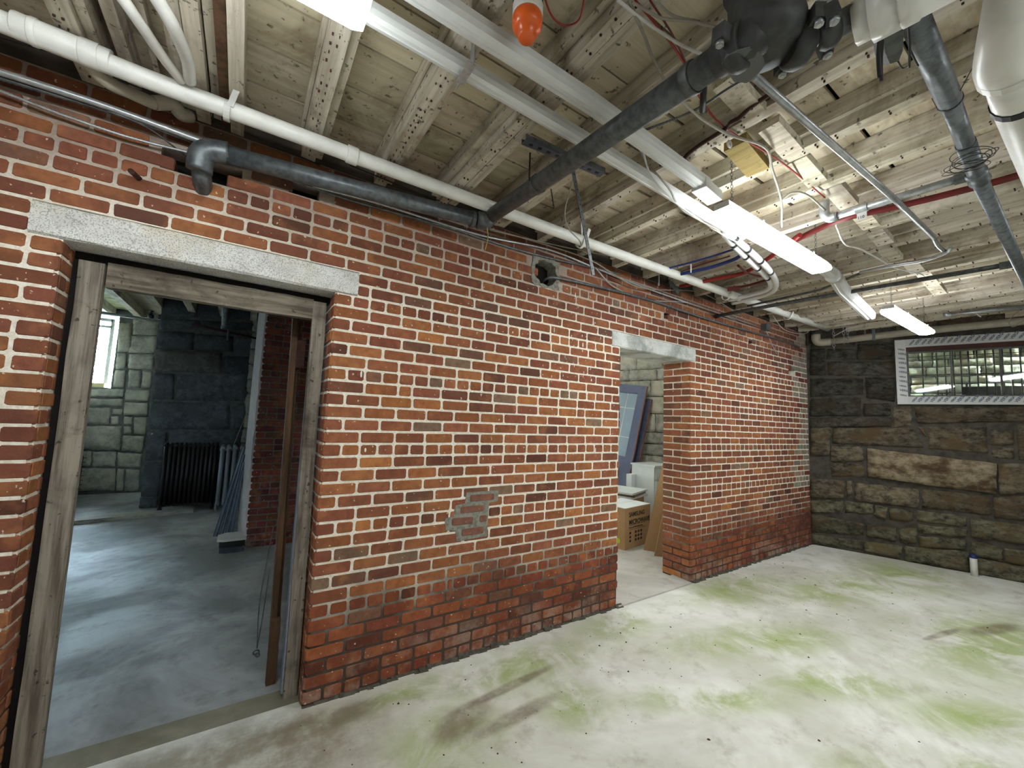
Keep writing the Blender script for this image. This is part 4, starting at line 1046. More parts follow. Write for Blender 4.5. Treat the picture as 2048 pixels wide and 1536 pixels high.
m = MB(); m.prism([(1.230,0.270,2.440), (1.241,0.232,2.440), (1.340,0.257,2.440), (1.373,0.272,2.440), (1.366,0.288,2.440), (1.313,0.285,2.440)], (0,.02,.01)); solo(m, 'grey_tag', GALVD, 'grey rounded metal tab hanging under the white threaded fitting', 'tab')
m = MB(); m.tube(curve([(1.240,0.275,2.450), (1.282,0.291,2.420), (1.315,0.298,2.380)]), .005, 6); m.tube(curve([(1.246,0.273,2.450), (1.305,0.292,2.420), (1.317,0.296,2.370)]), .004, 6)
solo(m, 'black_strap', BLACK, 'black strap ends dangling under the white threaded fitting', 'strap')
m = MB(); m.tube(curve([(1.258,0.215,2.460), (1.277,0.232,2.470), (1.362,0.248,2.460), (1.420,0.262,2.440)]), .0028, 6); m.tube(curve([(1.370,0.251,2.460), (1.431,0.252,2.460), (1.461,0.252,2.460)]), .0025, 6); m.tube(curve([(1.412,0.282,2.470), (1.451,0.281,2.470), (1.442,0.266,2.460)]), .002, 6)
solo(m, 'black_wire', BLACK, 'thin black wire looped around the upper end of the right grey pipe', 'wire')
m = MB(); m.tube([(1.109,0.659,2.520), (1.190,0.713,2.500)], .010, 8); m.tube([(1.111,0.660,2.520), (1.054,0.578,2.470)], .006, 6); solo(m, 'lever_handle', BLACK, 'short black lever handle hanging left of the big valve', 'handle')

# right-hand grey pipe with couplings, branch pipe
rp = thing('riser_pipe', 'grey galvanised pipe crossing the right side of the ceiling under a wire coil', 'pipe')
P = [Vector((1.393,0.248,2.580)), Vector((1.898,0.257,2.580)), Vector((2.557,0.280,2.580)), Vector((4.525,0.307,2.580)), Vector((5.772,0.330,2.580))]
MB().tube([P[0], P[1]], .031, 14).build('pipe', GALV, rp)
MB().tube([P[1], along(P[1], P[2], .5)], .026, 14).build('pipe', GALV, rp)
MB().tube([along(P[1], P[2], .5), P[2]], .029, 14).build('coupling', GALV, rp)
MB().tube([P[2], P[3], P[4]], .027, 14).build('pipe', GALV, rp)
MB().lathe(P[2]-(P[3]-P[2]).normalized()*.05, P[3]-P[2], [(.03,0),(.035,.006),(.035,.03),(.031,.05),(.031,.08),(.036,.10),(.03,.106)], 16).build('tee', GALV, rp)
MB().ring(P[1], P[2]-P[1], .026, .0325, .006, 16).build('black_tie', BLACK, rp)
wc = thing('wire_coil', 'tangled dark wire coil looped round the right grey pipe', 'wire')
cc = Vector((2.274,0.268,2.520))
for i in range(6): MB().torus(cc+Vector((R.uniform(-.02,.02), R.uniform(-.015,.015), R.uniform(-.015,.02))), (R.uniform(-.3,.3), R.uniform(-.3,.3), 1), R.uniform(.045,.065), .0016, 24, 4).build('loop', BLACK, wc)
MB().torus(Vector((2.272,0.214,2.530)), (0,.3,1), .022, .0015, 16, 4).build('loop', BLACK, wc)
MB().tube(curve([(1.704,0.148,2.600), (1.790,0.197,2.580), (1.866,0.235,2.570), (1.882,0.249,2.570)]), .0015, 4).build('tail', BLACK, wc)
br = thing('branch_pipe', 'thin galvanised branch pipe from the elbow at centre to the right grey pipe', 'pipe')
q0, q1 = Vector((2.584,0.815,2.620)), Vector((2.570,0.310,2.600))
MB().tube([q0, q1], .018, 12).build('pipe', STEEL, br)
MB().tube(curve([q0+(q1-q0)*.06, q0, q0+Vector((-.01,.02,.03)), q0+Vector((-.01,.02,.10))], 5), .024, 12).build('elbow', STEEL, br)
coupling(q0, q1, .023, .02, STEEL, br, 'collar', .05); coupling(q0, q1, .024, .05, GALV, br, 'collar', .97)
tg = thing('paper_tag', 'small silver tag wrapped round the thin branch pipe', 'tag')
a_ = along(q0, q1, .27); MB().ring(a_, q1-q0, .019, .022, .05, 12).build('band', STEEL, tg); MB().beam(a_+Vector((0,.0,-.022)), a_+Vector((0,.0,-.06)), .04, .003, up=(1,0,0)).build('flap', WHITEM, tg)
tg2 = text_mesh('110', .02, a_+Vector((-.006,.018,-.055)), Vector((0,-1,0)), Vector((0,0,1)), 'print', INK, tg)
cd = MB(); cd.tube([Vector((1.241,0.574,2.550)), Vector((2.416,0.531,2.560)), Vector((3.161,0.520,2.570))], .0125, 10); cd.tube(curve([(3.141,0.521,2.570), (3.352,0.537,2.580), (3.563,0.536,2.600), (3.442,0.501,2.580), (3.511,0.528,2.580), (3.628,0.644,2.600), (3.653,0.821,2.620), (3.711,1.000,2.640)], 5), .011, 8)
solo(cd, 'conduit', STEEL, 'bright metal conduit from the big valve across the ceiling to its bent end', 'conduit')
m = MB(); m.tube([(4.033,2.297,2.620), (4.052,1.678,2.620), (4.183,0.340,2.620)], .017, 10); bp = solo(m, 'iron_pipe', GALVD, 'long dark iron pipe crossing above the drain pipe to the right grey pipe', 'pipe')
MB().ring((4.036,2.267,2.620), (0.1,1,0), .017, .024, .03, 12).build('collar', RUST, bp); MB().ring((4.185,0.361,2.620), (0.1,-1,0), .017, .026, .06, 12).build('collar', GALVD, bp)
m = MB(); m.tube([(4.037,1.960,2.660), (4.007,1.350,2.660), (3.787,1.006,2.660)], .010, 8); solo(m, 'thin_rod', GALVD, 'thin dark pipe running just above the long dark iron pipe', 'pipe')

# white elbow pipe at the far right
we = thing('waste_pipe', 'thick white plastic waste pipe with an elbow at the right edge', 'pipe')
e0, e1, e2 = Vector((1.561,0.105,2.440)), Vector((1.815,0.109,2.440)), Vector((2.583,0.100,2.440))
MB().tube([e0, e1, e2], .055, 20).build('pipe', PVC, we)
MB().tube(curve([e1-(e2-e1)*.25, e0, e0+Vector((-.10,-.03,.06)), e0+Vector((-.12,-.06,.22))], 6), .062, 20).build('elbow', PVC, we)
MB().ring(e0+(e1-e0)*.25, e1-e0, .05, .067, .03, 20).build('socket_rim', PVC, we)
MB().ring(e0+(e1-e0)*.95, e1-e0, .054, .0585, .03, 20).build('black_band', BLACK, we)

# ================================================================ red and blue tubing
def tubes(name, pts, r, mat, label, cat='pipe', n=8, g=None): return solo(MB().tube(curve(pts, 8), r, n), name, mat, label, cat, g)
tubes('red_pipe', [(2.967,0.166,2.700), (2.953,0.318,2.700), (2.919,0.603,2.710), (2.876,0.859,2.720), (2.996,1.151,2.730)], .018, DRED, 'thick dark red pipe crossing to the right edge behind the branch pipe')
tubes('red_tube', [(2.910,1.080,2.720), (3.274,1.566,2.720), (3.267,1.807,2.720), (3.231,2.159,2.730)], .016, RED, 'bright red tube above the far stretch of the white drain pipe')
tubes('red_tube', [(3.088,1.566,2.710), (3.334,1.596,2.710), (3.560,1.526,2.710)], .009, DRED, 'short curved red tube branching off the bright red tube')
tubes('red_tube', [(3.531,1.514,2.700), (3.566,1.708,2.700), (3.570,1.883,2.710)], .010, DRED, 'lower dark red tube ending at a red fitting by the drain')
tubes('red_tube', [(2.946,1.992,2.740), (2.929,1.781,2.740), (2.938,1.547,2.740)], .005, DRED, 'thin dark red tube between the two blue tubes')
tubes('blue_tube', [(2.776,1.983,2.730), (2.816,1.712,2.730), (2.824,1.452,2.730), (2.862,1.408,2.740)], .008, BLUE, 'thin blue tube nearest the joist with a hooked end')
tubes('blue_tube', [(2.918,1.941,2.710), (2.965,1.719,2.710), (2.954,1.537,2.710), (2.938,1.464,2.720)], .014, BLUE, 'thicker blue tube with a capped end above the drain')
fb = MB(); fb.beam((3.498,1.867,2.690), (3.552,1.786,2.690), .035, .03); solo(fb, 'red_fitting', DRED, 'dark red fitting at the end of the lower red tube', 'fitting')
for (p, lb) in (((2.882,1.829,2.710),'white tie round the thicker blue tube'), ((3.588,1.727,2.710),'white tie on the lower red tube')):
    p = Vector(p); solo(MB().beam(p+Vector((0,0,.04)), p-Vector((0,0,.03)), .012, .004, up=(0,1,0)), 'cable_tie', WHITEM, lb+' under the joists', 'tie')
tubes('blue_tube', [(5.714,2.200,2.856), (6.083,2.200,2.820), (6.482,2.200,2.794)], .022, BLUE, 'short fat blue tube in the dark corner below the drain')
tubes('red_wire', [(0.890,0.749,2.740), (1.059,0.765,2.740), (1.213,0.792,2.740), (1.390,0.843,2.740), (1.624,0.871,2.740), (2.045,0.834,2.740), (2.550,0.824,2.730)], .004, RED, 'thin red wire pair running down the ceiling past the valve', 'wire', 5)
tubes('red_wire', [(0.633,0.877,2.720), (0.687,0.908,2.710), (0.730,0.910,2.700), (0.758,0.894,2.700), (0.767,0.859,2.700), (0.740,0.809,2.720)], .003, RED, 'red wire loop hanging beside the orange sounder', 'wire', 5)
tubes('red_wire', [(0.927,0.723,2.740), (1.079,0.750,2.740), (1.243,0.796,2.740)], .003, DRED, 'second thin red wire left of the big valve', 'wire', 5)

# ================================================================ loose cables on the ceiling
tubes('cable', [(0.840,0.774,2.730), (0.976,0.760,2.720), (1.092,0.732,2.700), (1.143,0.689,2.660)], .0055, CABLEW, 'thick pale cable crossing from the top edge to the grey main', 'cable', 6)
tubes('cable', [(0.883,0.752,2.730), (0.981,0.727,2.720), (1.051,0.669,2.700), (1.082,0.601,2.640)], .0045, CABLE, 'pale cable sagging towards the valve, left of a black tie', 'cable', 6)
tubes('cable', [(0.934,0.707,2.730), (1.006,0.700,2.720), (1.075,0.652,2.700)], .004, CABLE, 'short pale cable joining the sagging one at a black tie', 'cable', 6)
tubes('cable', [(0.875,0.760,2.740), (0.931,0.773,2.720), (0.990,0.790,2.710), (1.061,0.815,2.700), (1.158,0.835,2.680)], .005, CABLE, 'armoured cable clipped to the double joist left of the valve', 'cable', 6)
tubes('cable', [(1.241,0.851,2.680), (1.440,0.874,2.700), (1.659,0.869,2.720), (1.860,0.818,2.720), (2.026,0.860,2.700), (2.264,0.922,2.660), (2.457,1.002,2.600)], .006, CABLE, 'grey cable running from the grey main down to the middle lamp', 'cable', 6)
tubes('cable', [(2.266,0.921,2.660), (2.271,0.871,2.680), (2.355,0.836,2.680), (2.552,0.826,2.660)], .0055, CABLE, 'grey cable arching from the middle lamp to the pipe elbow', 'cable', 6)
tubes('cable', [(2.699,0.825,2.620), (3.072,0.896,2.640), (3.313,0.875,2.660), (3.901,0.850,2.680), (4.236,0.770,2.680), (4.355,0.812,2.680)], .005, CABLEW, 'pale bent conduit wandering from the elbow to the far joists', 'cable', 6)
arm = MB(); P = curve([(1.365,0.553,2.660), (1.392,0.727,2.700), (1.395,0.889,2.710), (1.300,1.139,2.710)], 40)
solo(arm.tube(P, .005, 6, rs=[.0058 if i % 2 else .0042 for i in range(len(P))]), 'armoured_cable', GALVD, 'ribbed armoured cable running under the joists behind the big valve', 'cable')
ri = MB(); ri.tube(curve([(1.620,1.194,2.740), (1.625,1.114,2.730), (1.637,1.082,2.700), (1.634,1.062,2.720), (1.628,0.988,2.730), (1.620,0.869,2.730), (1.590,0.828,2.720), (1.592,0.792,2.720), (1.583,0.748,2.730), (1.587,0.668,2.740)]), .009, 6)
solo(ri, 'rusty_hook_rod', RUST, 'dark rusty hooked rod fixed along a joist near the yellow block', 'rod')
for i, (x, y, x2, y2, lb) in enumerate(((1458,260,1457,275,'pulley ring'),)):
    solo(MB().torus((1.713,0.900,2.720), (0,1,0), .014, .005, 12, 6), 'ring', WHITEM, 'small white ring above the chain of the middle lamp', 'ring')

# wires and conduit bundle along the brick wall
def wallrun(name, px, r, mat, label, y0=2.26, cat='conduit', rib=False):
    m = MB(); P = curve(px, 30 if rib else 8)
    m.tube(P, r, 8, rs=[(r*1.18 if i % 2 else r*.85) for i in range(len(P))] if rib else None)
    return solo(m, name, mat, label, cat)
wallrun('conduit', [(-0.979,2.200,2.632), (-0.844,2.200,2.642), (-0.568,2.200,2.646), (-0.246,2.220,2.642), (-0.193,2.240,2.660)], .0135, STEEL, 'bright straight conduit along the wall at upper left')
wallrun('armoured_cable', [(-0.920,2.220,2.633), (-0.849,2.220,2.630), (-0.564,2.220,2.639), (-0.432,2.220,2.635), (-0.265,2.240,2.638)], .008, GALVD, 'ribbed cable tied just under the bright conduit at upper left', cat='cable', rib=True)
wallrun('armoured_cable', [(-0.927,2.250,2.598), (-0.856,2.250,2.597), (-0.700,2.250,2.580), (-0.495,2.250,2.573), (-0.280,2.260,2.595)], .006, STEEL, 'thin ribbed cable hanging lowest along the wall at upper left', cat='cable', rib=True)
wallrun('cable', [(-0.559,2.200,2.629), (-0.448,2.220,2.628), (-0.351,2.260,2.596), (-0.320,2.330,2.608)], .004, GALVD, 'dark cable slanting into the broken hole in the brickwork', cat='cable')
wallrun('cable', [(-0.918,2.180,2.747), (-0.849,2.180,2.758), (-0.666,2.200,2.791), (-0.535,2.200,2.777), (-0.238,2.220,2.767), (0.223,2.220,2.724)], .003, BLACK, 'thin black cable sagging beneath the white drain at upper left', cat='cable')
wallrun('conduit', [(0.202,2.270,2.626), (0.550,2.270,2.648), (1.202,2.270,2.658), (1.793,2.270,2.718), (2.316,2.270,2.694), (3.166,2.270,2.664), (4.864,2.270,2.651)], .008, STEEL, 'bright conduit running from the grey main to the junction box')
wallrun('conduit', [(0.055,2.280,2.629), (0.391,2.280,2.620), (0.991,2.280,2.645), (1.597,2.280,2.649), (2.564,2.280,2.723)], .007, GALV, 'dull conduit just under the bright one along the wall')
wallrun('cable', [(1.171,2.150,2.653), (1.558,2.200,2.701), (2.134,2.200,2.708), (2.750,2.220,2.630), (3.683,2.240,2.790), (4.448,2.240,2.700)], .005, CABLE, 'pale cable drooping in front of the wall below the drain', cat='cable')
wallrun('cable', [(2.249,2.260,2.695), (2.495,2.270,2.587), (2.950,2.270,2.572), (3.561,2.270,2.661), (4.401,2.270,2.641)], .0055, STEEL, 'shiny cable dipping under the conduits above the second doorway', cat='cable')
wallrun('conduit', [(1.803,2.380,2.498), (1.801,2.300,2.511), (1.873,2.270,2.523), (2.208,2.270,2.544), (2.950,2.270,2.572), (3.911,2.270,2.556), (5.460,2.270,2.572), (6.026,2.270,2.561)], .010, GALV, 'grey conduit coming out of the round hole in the bricks')
wallrun('cable', [(1.191,2.120,2.631), (1.788,2.150,2.705), (2.790,2.150,2.819), (3.536,2.150,2.835), (4.588,2.200,2.888)], .004, CABLE, 'thin cable following the underside of the white drain', cat='cable')
wallrun('cable', [(4.880,2.100,2.750), (5.306,2.150,2.654), (6.001,2.200,2.727), (6.243,2.200,2.880)], .003, CABLEW, 'white cable drooping in the corner under the drain end', cat='cable')
wallrun('cable', [(0.355,2.150,2.740), (0.818,2.200,2.749), (1.308,2.200,2.767)], .003, BLACK, 'black cable between the grey main and the white drain', cat='cable')
m = MB(); m.tube(curve([(1.103,2.000,2.573), (1.124,2.020,2.525), (1.119,2.040,2.453)]), .003, 5); solo(m, 'cord', YELC, 'short yellow cord end dangling under the grey pipe tee', 'cord')
jb = thing('junction_box', 'small grey junction box on the brickwork near the stone corner', 'box')
p = Vector((5.080,2.270,2.668)); MB().box((p.x-.05, 2.235, p.z-.035), (p.x+.05, 2.295, p.z+.035)).build('box', PLATE, jb); MB().box((p.x-.053, 2.231, p.z-.038), (p.x+.053, 2.235, p.z+.038)).build('cover', GALV, jb)
MB().tube(curve([p+Vector((.03,0,-.03)), (5.199,2.270,2.535), (5.407,2.290,2.392)]), .005, 6).build('lead', STEEL, jb)
for (p, lb) in (((2.981,2.200,2.745),'white clip holding cables left of the slotted bracket'), ):
    p = Vector(p); solo(MB().beam(p+Vector((0,0,.05)), p-Vector((0,0,.05)), .012, .004, up=(0,1,0)), 'cable_clip', WHITEM, lb, 'clip')
p = Vector((3.178,2.200,2.734)); m = MB(); m.beam((3.126,2.200,2.769), (3.277,2.200,2.694), .05, .004, up=(0,1,0)); sb_ = solo(m, 'slotted_bracket', GALV, 'small slotted metal bracket by the cables under the drain', 'bracket')
pf = MB(); pf.tube([(-0.468,2.200,2.408), (-0.461,2.300,2.428)], .011, 10); solo(pf, 'pipe_stub', RUST, 'rusty pipe stub sticking out of the bricks above the long lintel', 'pipe')
for px in ((-0.753,2.290,1.711),): pass

# white curved vent hoses at upper left
tubes('white_hose', [(-0.415,1.557,2.660), (-0.381,1.650,2.660), (-0.338,1.819,2.680), (-0.306,1.928,2.700)], .017, PVC, 'left of two curved white hoses passing over the drain', 'hose', 12)
tubes('white_hose', [(-0.329,1.495,2.660), (-0.291,1.605,2.660), (-0.271,1.771,2.680), (-0.277,1.913,2.700)], .020, PVC, 'right of two curved white hoses passing over the drain', 'hose', 12)
# orange sounder
so = thing('alarm_sounder', 'orange alarm beacon with a white base fixed to the ceiling', 'alarm')
p = Vector((0.612,0.920,2.700)); tip = Vector((0.604,0.896,2.560)); 
MB().lathe(Vector((p.x, p.y+.0, ZJ)), (0,0,-1), [(.046,0),(.046,.05),(.044,.056)], 24).build('bracket', BLACK, so)
MB().lathe(Vector((p.x, p.y, ZJ-.055)), (0,0,-1), [(.044,0),(.046,.005),(.046,.034),(.044,.04)], 28).build('base', WHITEM, so)
MB().lathe(Vector((p.x, p.y, ZJ-.094)), (0,0,-1), [(.044,0),(.046,.008),(.045,.03),(.038,.044),(.028,.047),(.027,.066),(.022,.073),(.003,.075)], 28).build('beacon', ORANGE, so)

# ================================================================ stone wall corner pipes, chains
bp = thing('drain_pipe', 'white drain pipe running along the top of the dark stone wall', 'pipe')
f0 = PB_(.10, 2.63, .09); f1 = PB_(1.0, 2.68, .09); f2 = PB_(3.4, 2.75, .09)
MB().tube([f0, f1, f2], .042, 16).build('pipe', PVCD, bp)
MB().tube(curve([PB_(.18, 2.635, .09), PB_(.09, 2.635, .09), PB_(.055, 2.67, .09), PB_(.05, 2.74, .09)], 6), .050, 16).build('elbow', PVCD, bp)
MB().ring(PB_(.19, 2.634, .09), U, .04, .05, .03, 18).build('socket_rim', PVCD, bp)
MB().beam(PB_(.62, 2.60, .13), PB_(.62, 2.86, .13), .03, .004, up=NB).build('hanger_strap', GALVD, bp)
for i, (px, y0, y1, lb) in enumerate(((1668,648,698,'longest chain hanging over the pipe elbow in the corner'), (1688,650,688,'chain hanging second from the corner over the pipe'), (1694,650,685,'chain hanging third from the corner over the pipe'), (1730,640,668,'short chain hanging apart from the other three near the corner'))):
    if i == 0: a_, b_ = Vector((6.229,1.960,2.861)), Vector((6.226,1.968,2.509))
    elif i == 1: a_, b_ = Vector((6.258,1.865,2.849)), Vector((6.256,1.872,2.578))
    elif i == 2: a_, b_ = Vector((6.270,1.828,2.844)), Vector((6.268,1.835,2.588))
    else: a_, b_ = Vector((6.318,1.673,2.861)), Vector((6.316,1.678,2.685))
    t = thing('hanging_chain', lb, 'chain', 'chains in the corner'); chain(t, b_, (b_.x, b_.y, 2.86), .014, STEEL)
tubes('cable', [(6.172,2.009,2.900), (6.237,1.799,2.795), (6.299,1.597,2.844), (6.326,1.509,2.906)], .007, CABLE, 'thick cable sagging above the corner chains', 'cable')
tubes('cable', [(6.190,1.952,2.684), (6.222,1.847,2.749), (6.272,1.685,2.856)], .004, CABLEW, 'thin white cable behind the corner chains', 'cable')
sp = thing('sprinkler_pipe', 'short galvanised pipe with an elbow above the barred window', 'pipe')
k0, k1 = Vector((6.182,0.958,2.757)), Vector((6.349,0.419,2.770))
MB().tube([k0, k1], .020, 12).build('pipe', STEEL, sp); MB().tube(curve([k0+(k1-k0)*.06, k0, k0+Vector((0,0,.03)), k0+Vector((0,0,.12))], 5), .025, 12).build('elbow', STEEL, sp)
MB().beam((6.231,0.802,2.810), (6.284,0.730,2.709), .02, .004).build('hanger_strap', WHITEM, sp)
m = MB(); m.tube(curve([(6.393,0.446,2.795), (6.361,0.549,2.667), (6.362,0.546,2.594), (6.374,0.506,2.599), (6.399,0.426,2.690)]), .004, 6); solo(m, 'cable', CABLE, 'pale cable loop hanging over the window head at the right edge', 'cable')
ps = thing('floor_stub', 'white pipe stub with a blue cap rising from the floor by the stone wall', 'pipe')
c0 = Vector((6.626,0.942,0.000)); c0 = c0 + NB*.04; MB().tube([c0, c0+Vector((-.004,0,.20))], .028, 14).build('pipe', PVC, ps); MB().lathe(c0+Vector((-.004,0,.185)), (0,0,1), [(.029,0),(.0305,.004),(.0305,.032),(.022,.04)], 14).build('blue_cap', BLUE, ps)

# ================================================================ things in the far room
def radiator(x0, x1, y, h, n, mat, label, depth=.14, cols=3, along_='x'):
    t = thing('radiator', label, 'radiator', 'old cast iron radiators in the far room')
    for i in range(n):
        xa = x0+(x1-x0)*(i+.5)/n; w_ = (x1-x0)/n*.36
        m = MB()
        for c_ in range(cols):
            yy = y-depth/2+depth*c_/(cols-1)
            p = [(xa, yy, .10), (xa, yy, h-.06)] if along_ == 'x' else [(yy+.0, xa, .10), (yy, xa, h-.06)]
            m.tube(p, w_, 8)
        for z in (.10, h-.05, h*.5):
            p = [(xa, y-depth/2-.004, z), (xa, y-depth/2*.5, z+.02*(z > .5*h)), (xa, y+depth/2*.5, z+.02*(z > .5*h)), (xa, y+depth/2+.004, z)]
            if along_ != 'x': p = [(b, a, c) for a, b, c in p]
            if z != h*.5: m.tube(p, w_*1.15, 8)
            else: m.tube(p, w_*.4, 6)
        m.build('section', mat, t)
    for xa in (x0+.02, x1-.02):
        for yy in (y-depth/2, y+depth/2):
            p = [(xa, yy, .10), (xa, yy, .03), (xa+.01, yy, .0)] if along_ == 'x' else [(yy, xa, .10), (yy, xa, .03), (yy, xa+.01, .0)]
            MB().tube(p, .014, 8).build('leg', mat, t)
    p = [(x0, y, h-.07), (x1, y, h-.07)] if along_ == 'x' else [(y, x0, h-.07), (y, x1, h-.07)]
    MB().tube(p, .018, 8).build('header_tube', mat, t)
    return t
radiator(-.88, -.26, 7.42, .96, 12, RADD, 'wide dark cast iron radiator against the stone pier in the far room', .16)
radiator(-.24, -.02, 7.25, .93, 3, RADW, 'narrow pale grey radiator standing beside the dark one', .14, 2)
# leaning metal trims
for i, (bx, by, tx, ty, tz, wd, lb) in enumerate(((-.15,5.75,.04,6.1,.98,.05,'outermost of the blue grey metal strips leaning on the pier'), (-.10,5.62,.045,5.95,.90,.045,'second blue grey metal strip leaning on the pier'), (-.05,5.55,.05,5.82,.82,.045,'third blue grey metal strip leaning on the pier'), (-.01,5.5,.055,5.72,.74,.04,'innermost short metal strip leaning on the pier'))):
    m = MB(); a_, b_ = Vector((bx, by, .004)), Vector((tx, ty, tz)); m.beam(a_, b_, wd, .004, up=(-1,-.6,.3)); 
    dv = (b_-a_).normalized(); s_ = dv.cross(Vector((-1,-.6,.3))).normalized(); m.beam(a_+s_*wd*.5, b_+s_*wd*.5, .004, .018, up=(-1,-.6,.3)); m.beam(a_-s_*wd*.5, b_-s_*wd*.5, .004, .018, up=(-1,-.6,.3))
    solo(m, 'metal_strip', BLUEM, lb, 'metal strip', 'metal strips leaning on the pier')
m = MB(); m.tube([(-.08,7.0,.93), (.09,6.45,1.62)], .005, 6); solo(m, 'thin_rod', CABLE, 'thin pale rod leaning above the pale radiator', 'rod')
def octo(cx, cy, a, b, z0, z1): return [(cx-a+.05, cy-b, z0), (cx+a, cy-b, z0), (cx+a, cy+b, z0), (cx-a+.07, cy+b, z0), (cx-a, cy+b-.06, z0), (cx-a, cy-b+.03, z0)]
MB_ = MB().prism(octo(.01, 5.14, .10, .09, .0, 0), (0,0,.045)); solo(MB_, 'slab', BLUEM, 'lowest grey slab on the floor at the foot of the pier', 'slab')
MB_ = MB().prism(octo(.015, 5.22, .11, .13, .046, 0), (0,0,.06)); solo(MB_, 'block', BLACK, 'black block between two slabs at the foot of the pier', 'block')
MB_ = MB().prism(octo(.01, 5.22, .125, .14, .107, 0), (0,0,.022)); solo(MB_, 'slab', WHITEM, 'pale slab lying on the black block by the pier', 'slab')
pk = MB(); pk.beam((-1.926,6.976,0.025), (-0.479,7.238,0.025), .16, .048); pk.tint = (1,1,1); solo(pk, 'plank', m_wood('grey_plank', srgb(170,168,160), srgb(130,128,122), srgb(104,100,94), 'x', .3), 'long pale plank lying on the far room floor before the radiators', 'plank')
lg = thing('rebar_mesh', 'narrow dark wire mesh ladder leaning in the far left corner', 'mesh')
a_, b_ = (-2.28, 9.0), (-2.05, 9.0)
for x in (-2.27, -2.22, -2.08, -2.03): MB().tube([(x, 8.98, 0.0), (x-.02, 9.1, .62)], .007, 5).build('rail', RUST, lg)
for i in range(9):
    z = .05+i*.068
    MB().tube([(-2.29, 8.98+z*.19-.01, z), (-2.19, 8.98+z*.19-.01, z)], .004, 4).build('rung', RUST, lg); MB().tube([(-2.10, 8.98+z*.19-.01, z), (-2.0, 8.98+z*.19-.01, z)], .004, 4).build('rung', RUST, lg)
# far room pipes
fp = thing('ceiling_pipe', 'dark pipe with a valve crossing under the far room ceiling', 'pipe')
q0, q1 = Vector((-2.115,8.143,2.780)), Vector((0.018,8.354,2.780)); MB().tube([q0, q1], .022, 10).build('pipe', GALVD, fp)
vq = Vector((-1.248,7.795,2.780)); MB().lathe(vq-Vector((0,0,.05)), (0,0,1), [(.02,0),(.035,.01),(.035,.05),(.02,.06),(.012,.10),(.03,.105),(.03,.115)], 12).build('valve', BLACK, fp)
fv = thing('flue_pipe', 'pale grey pipe rising to the far room ceiling from a bracket', 'pipe')
MB().tube([(-.33,6.4,3.04), (-.30,6.55,2.52)], .036, 12).build('pipe', GALV, fv); MB().ring((-.30,6.55,2.53), (0,0,1), .03, .045, .04, 12).build('collar', GALV, fv)
fw_ = thing('wall_pipe', 'rusty pipe fixed along the dark stone blocks of the far room', 'pipe')
MB().tube([(-.75,7.66,2.70), (.12,7.66,2.60)], .016, 8).build('pipe', RUST, fw_); MB().tube([(-.30,7.64,2.68), (-.30,7.64,2.52)], .014, 8).build('drop', GALVD, fw_)
m = MB(); m.lathe((-1.32,9.17,2.42), (0,0,-1), [(.012,0),(.03,.03),(.06,.10),(.062,.11)], 12); m.tube([(-1.32,9.19,2.42), (-1.32,9.15,2.46)], .01, 6); solo(m, 'wall_lamp', GALVD, 'grey conical lamp shade on the lit stones by the far window', 'lamp')

# ================================================================ storage room beyond doorway 2
cb = thing('microwave_box', 'brown microwave carton with a white top standing in the second doorway', 'box')
bx = Vector((3.802,3.248,0.000)); fx = (Vector((4.166,3.298,0.000))-bx).normalized(); fy = Vector((-fx.y, fx.x, 0)); HB = .47
def cpt(a, b, z): return bx+fx*a+fy*b+Vector((0,0,z))
LB, WB = .56, .42
MB().hexa([cpt(0,0,0),cpt(LB,0,0),cpt(LB,WB,0),cpt(0,WB,0),cpt(0,0,HB),cpt(LB,0,HB),cpt(LB,WB,HB),cpt(0,WB,HB)]).build('carton', CARD, cb)
CT = bpy.data.objects['carton']
MB().hexa([cpt(0,0,HB+.0005),cpt(LB,0,HB+.0005),cpt(LB,WB*.49,HB+.0005),cpt(0,WB*.49,HB+.0005),cpt(0,0,HB+.005),cpt(LB,0,HB+.005),cpt(LB,WB*.49,HB+.008),cpt(0,WB*.49,HB+.008)]).build('flap', CARDT, cb)
MB().hexa([cpt(0,WB*.51,HB+.0005),cpt(LB,WB*.51,HB+.0005),cpt(LB,WB,HB+.0005),cpt(0,WB,HB+.0005),cpt(0,WB*.51,HB+.008),cpt(LB,WB*.51,HB+.008),cpt(LB,WB,HB+.005),cpt(0,WB,HB+.005)]).build('flap', CARDT, cb)
zz = Vector((0,0,1)); fo = -fy*.0012
text_mesh('SAMSUNG', .075, cpt(.085, 0, .365)+fo, fx, zz, 'print', INK, CT, bold=.001)
text_mesh('MICROWAVE', .078, cpt(.085, 0, .275)+fo, fx, zz, 'print', INK, CT, bold=.0015)
text_mesh('Horno de Microondas, Four', .026, cpt(.09, 0, .232)+fo, fx, zz, 'print', INK, CT)
for z in (.265, .215): MB().hexa([cpt(.09,-.001,z),cpt(.45,-.001,z),cpt(.45,0,z),cpt(.09,0,z),cpt(.09,-.001,z+.004),cpt(.45,-.001,z+.004),cpt(.45,0,z+.004),cpt(.09,0,z+.004)]).build('print', INK, CT)
for i in range(5):
    for j in range(3):
        if i == 1: continue
        a0 = .10+i*.06; z0 = .165-j*.045
        MB().prism([cpt(a0,-.0012,z0), cpt(a0+.03,-.0012,z0), cpt(a0+.036,-.0012,z0+.018), cpt(a0+.015,-.0012,z0+.032), cpt(a0-.004,-.0012,z0+.014)], fy*.001).build('print', INK, CT)
for z0 in (.30, .22, .12): MB().prism([cpt(-.0012,.2,z0), cpt(-.0012,.12,z0), cpt(-.0012,.12,z0+.05), cpt(-.0012,.2,z0+.05)], fx*.001).build('print', INK, CT)
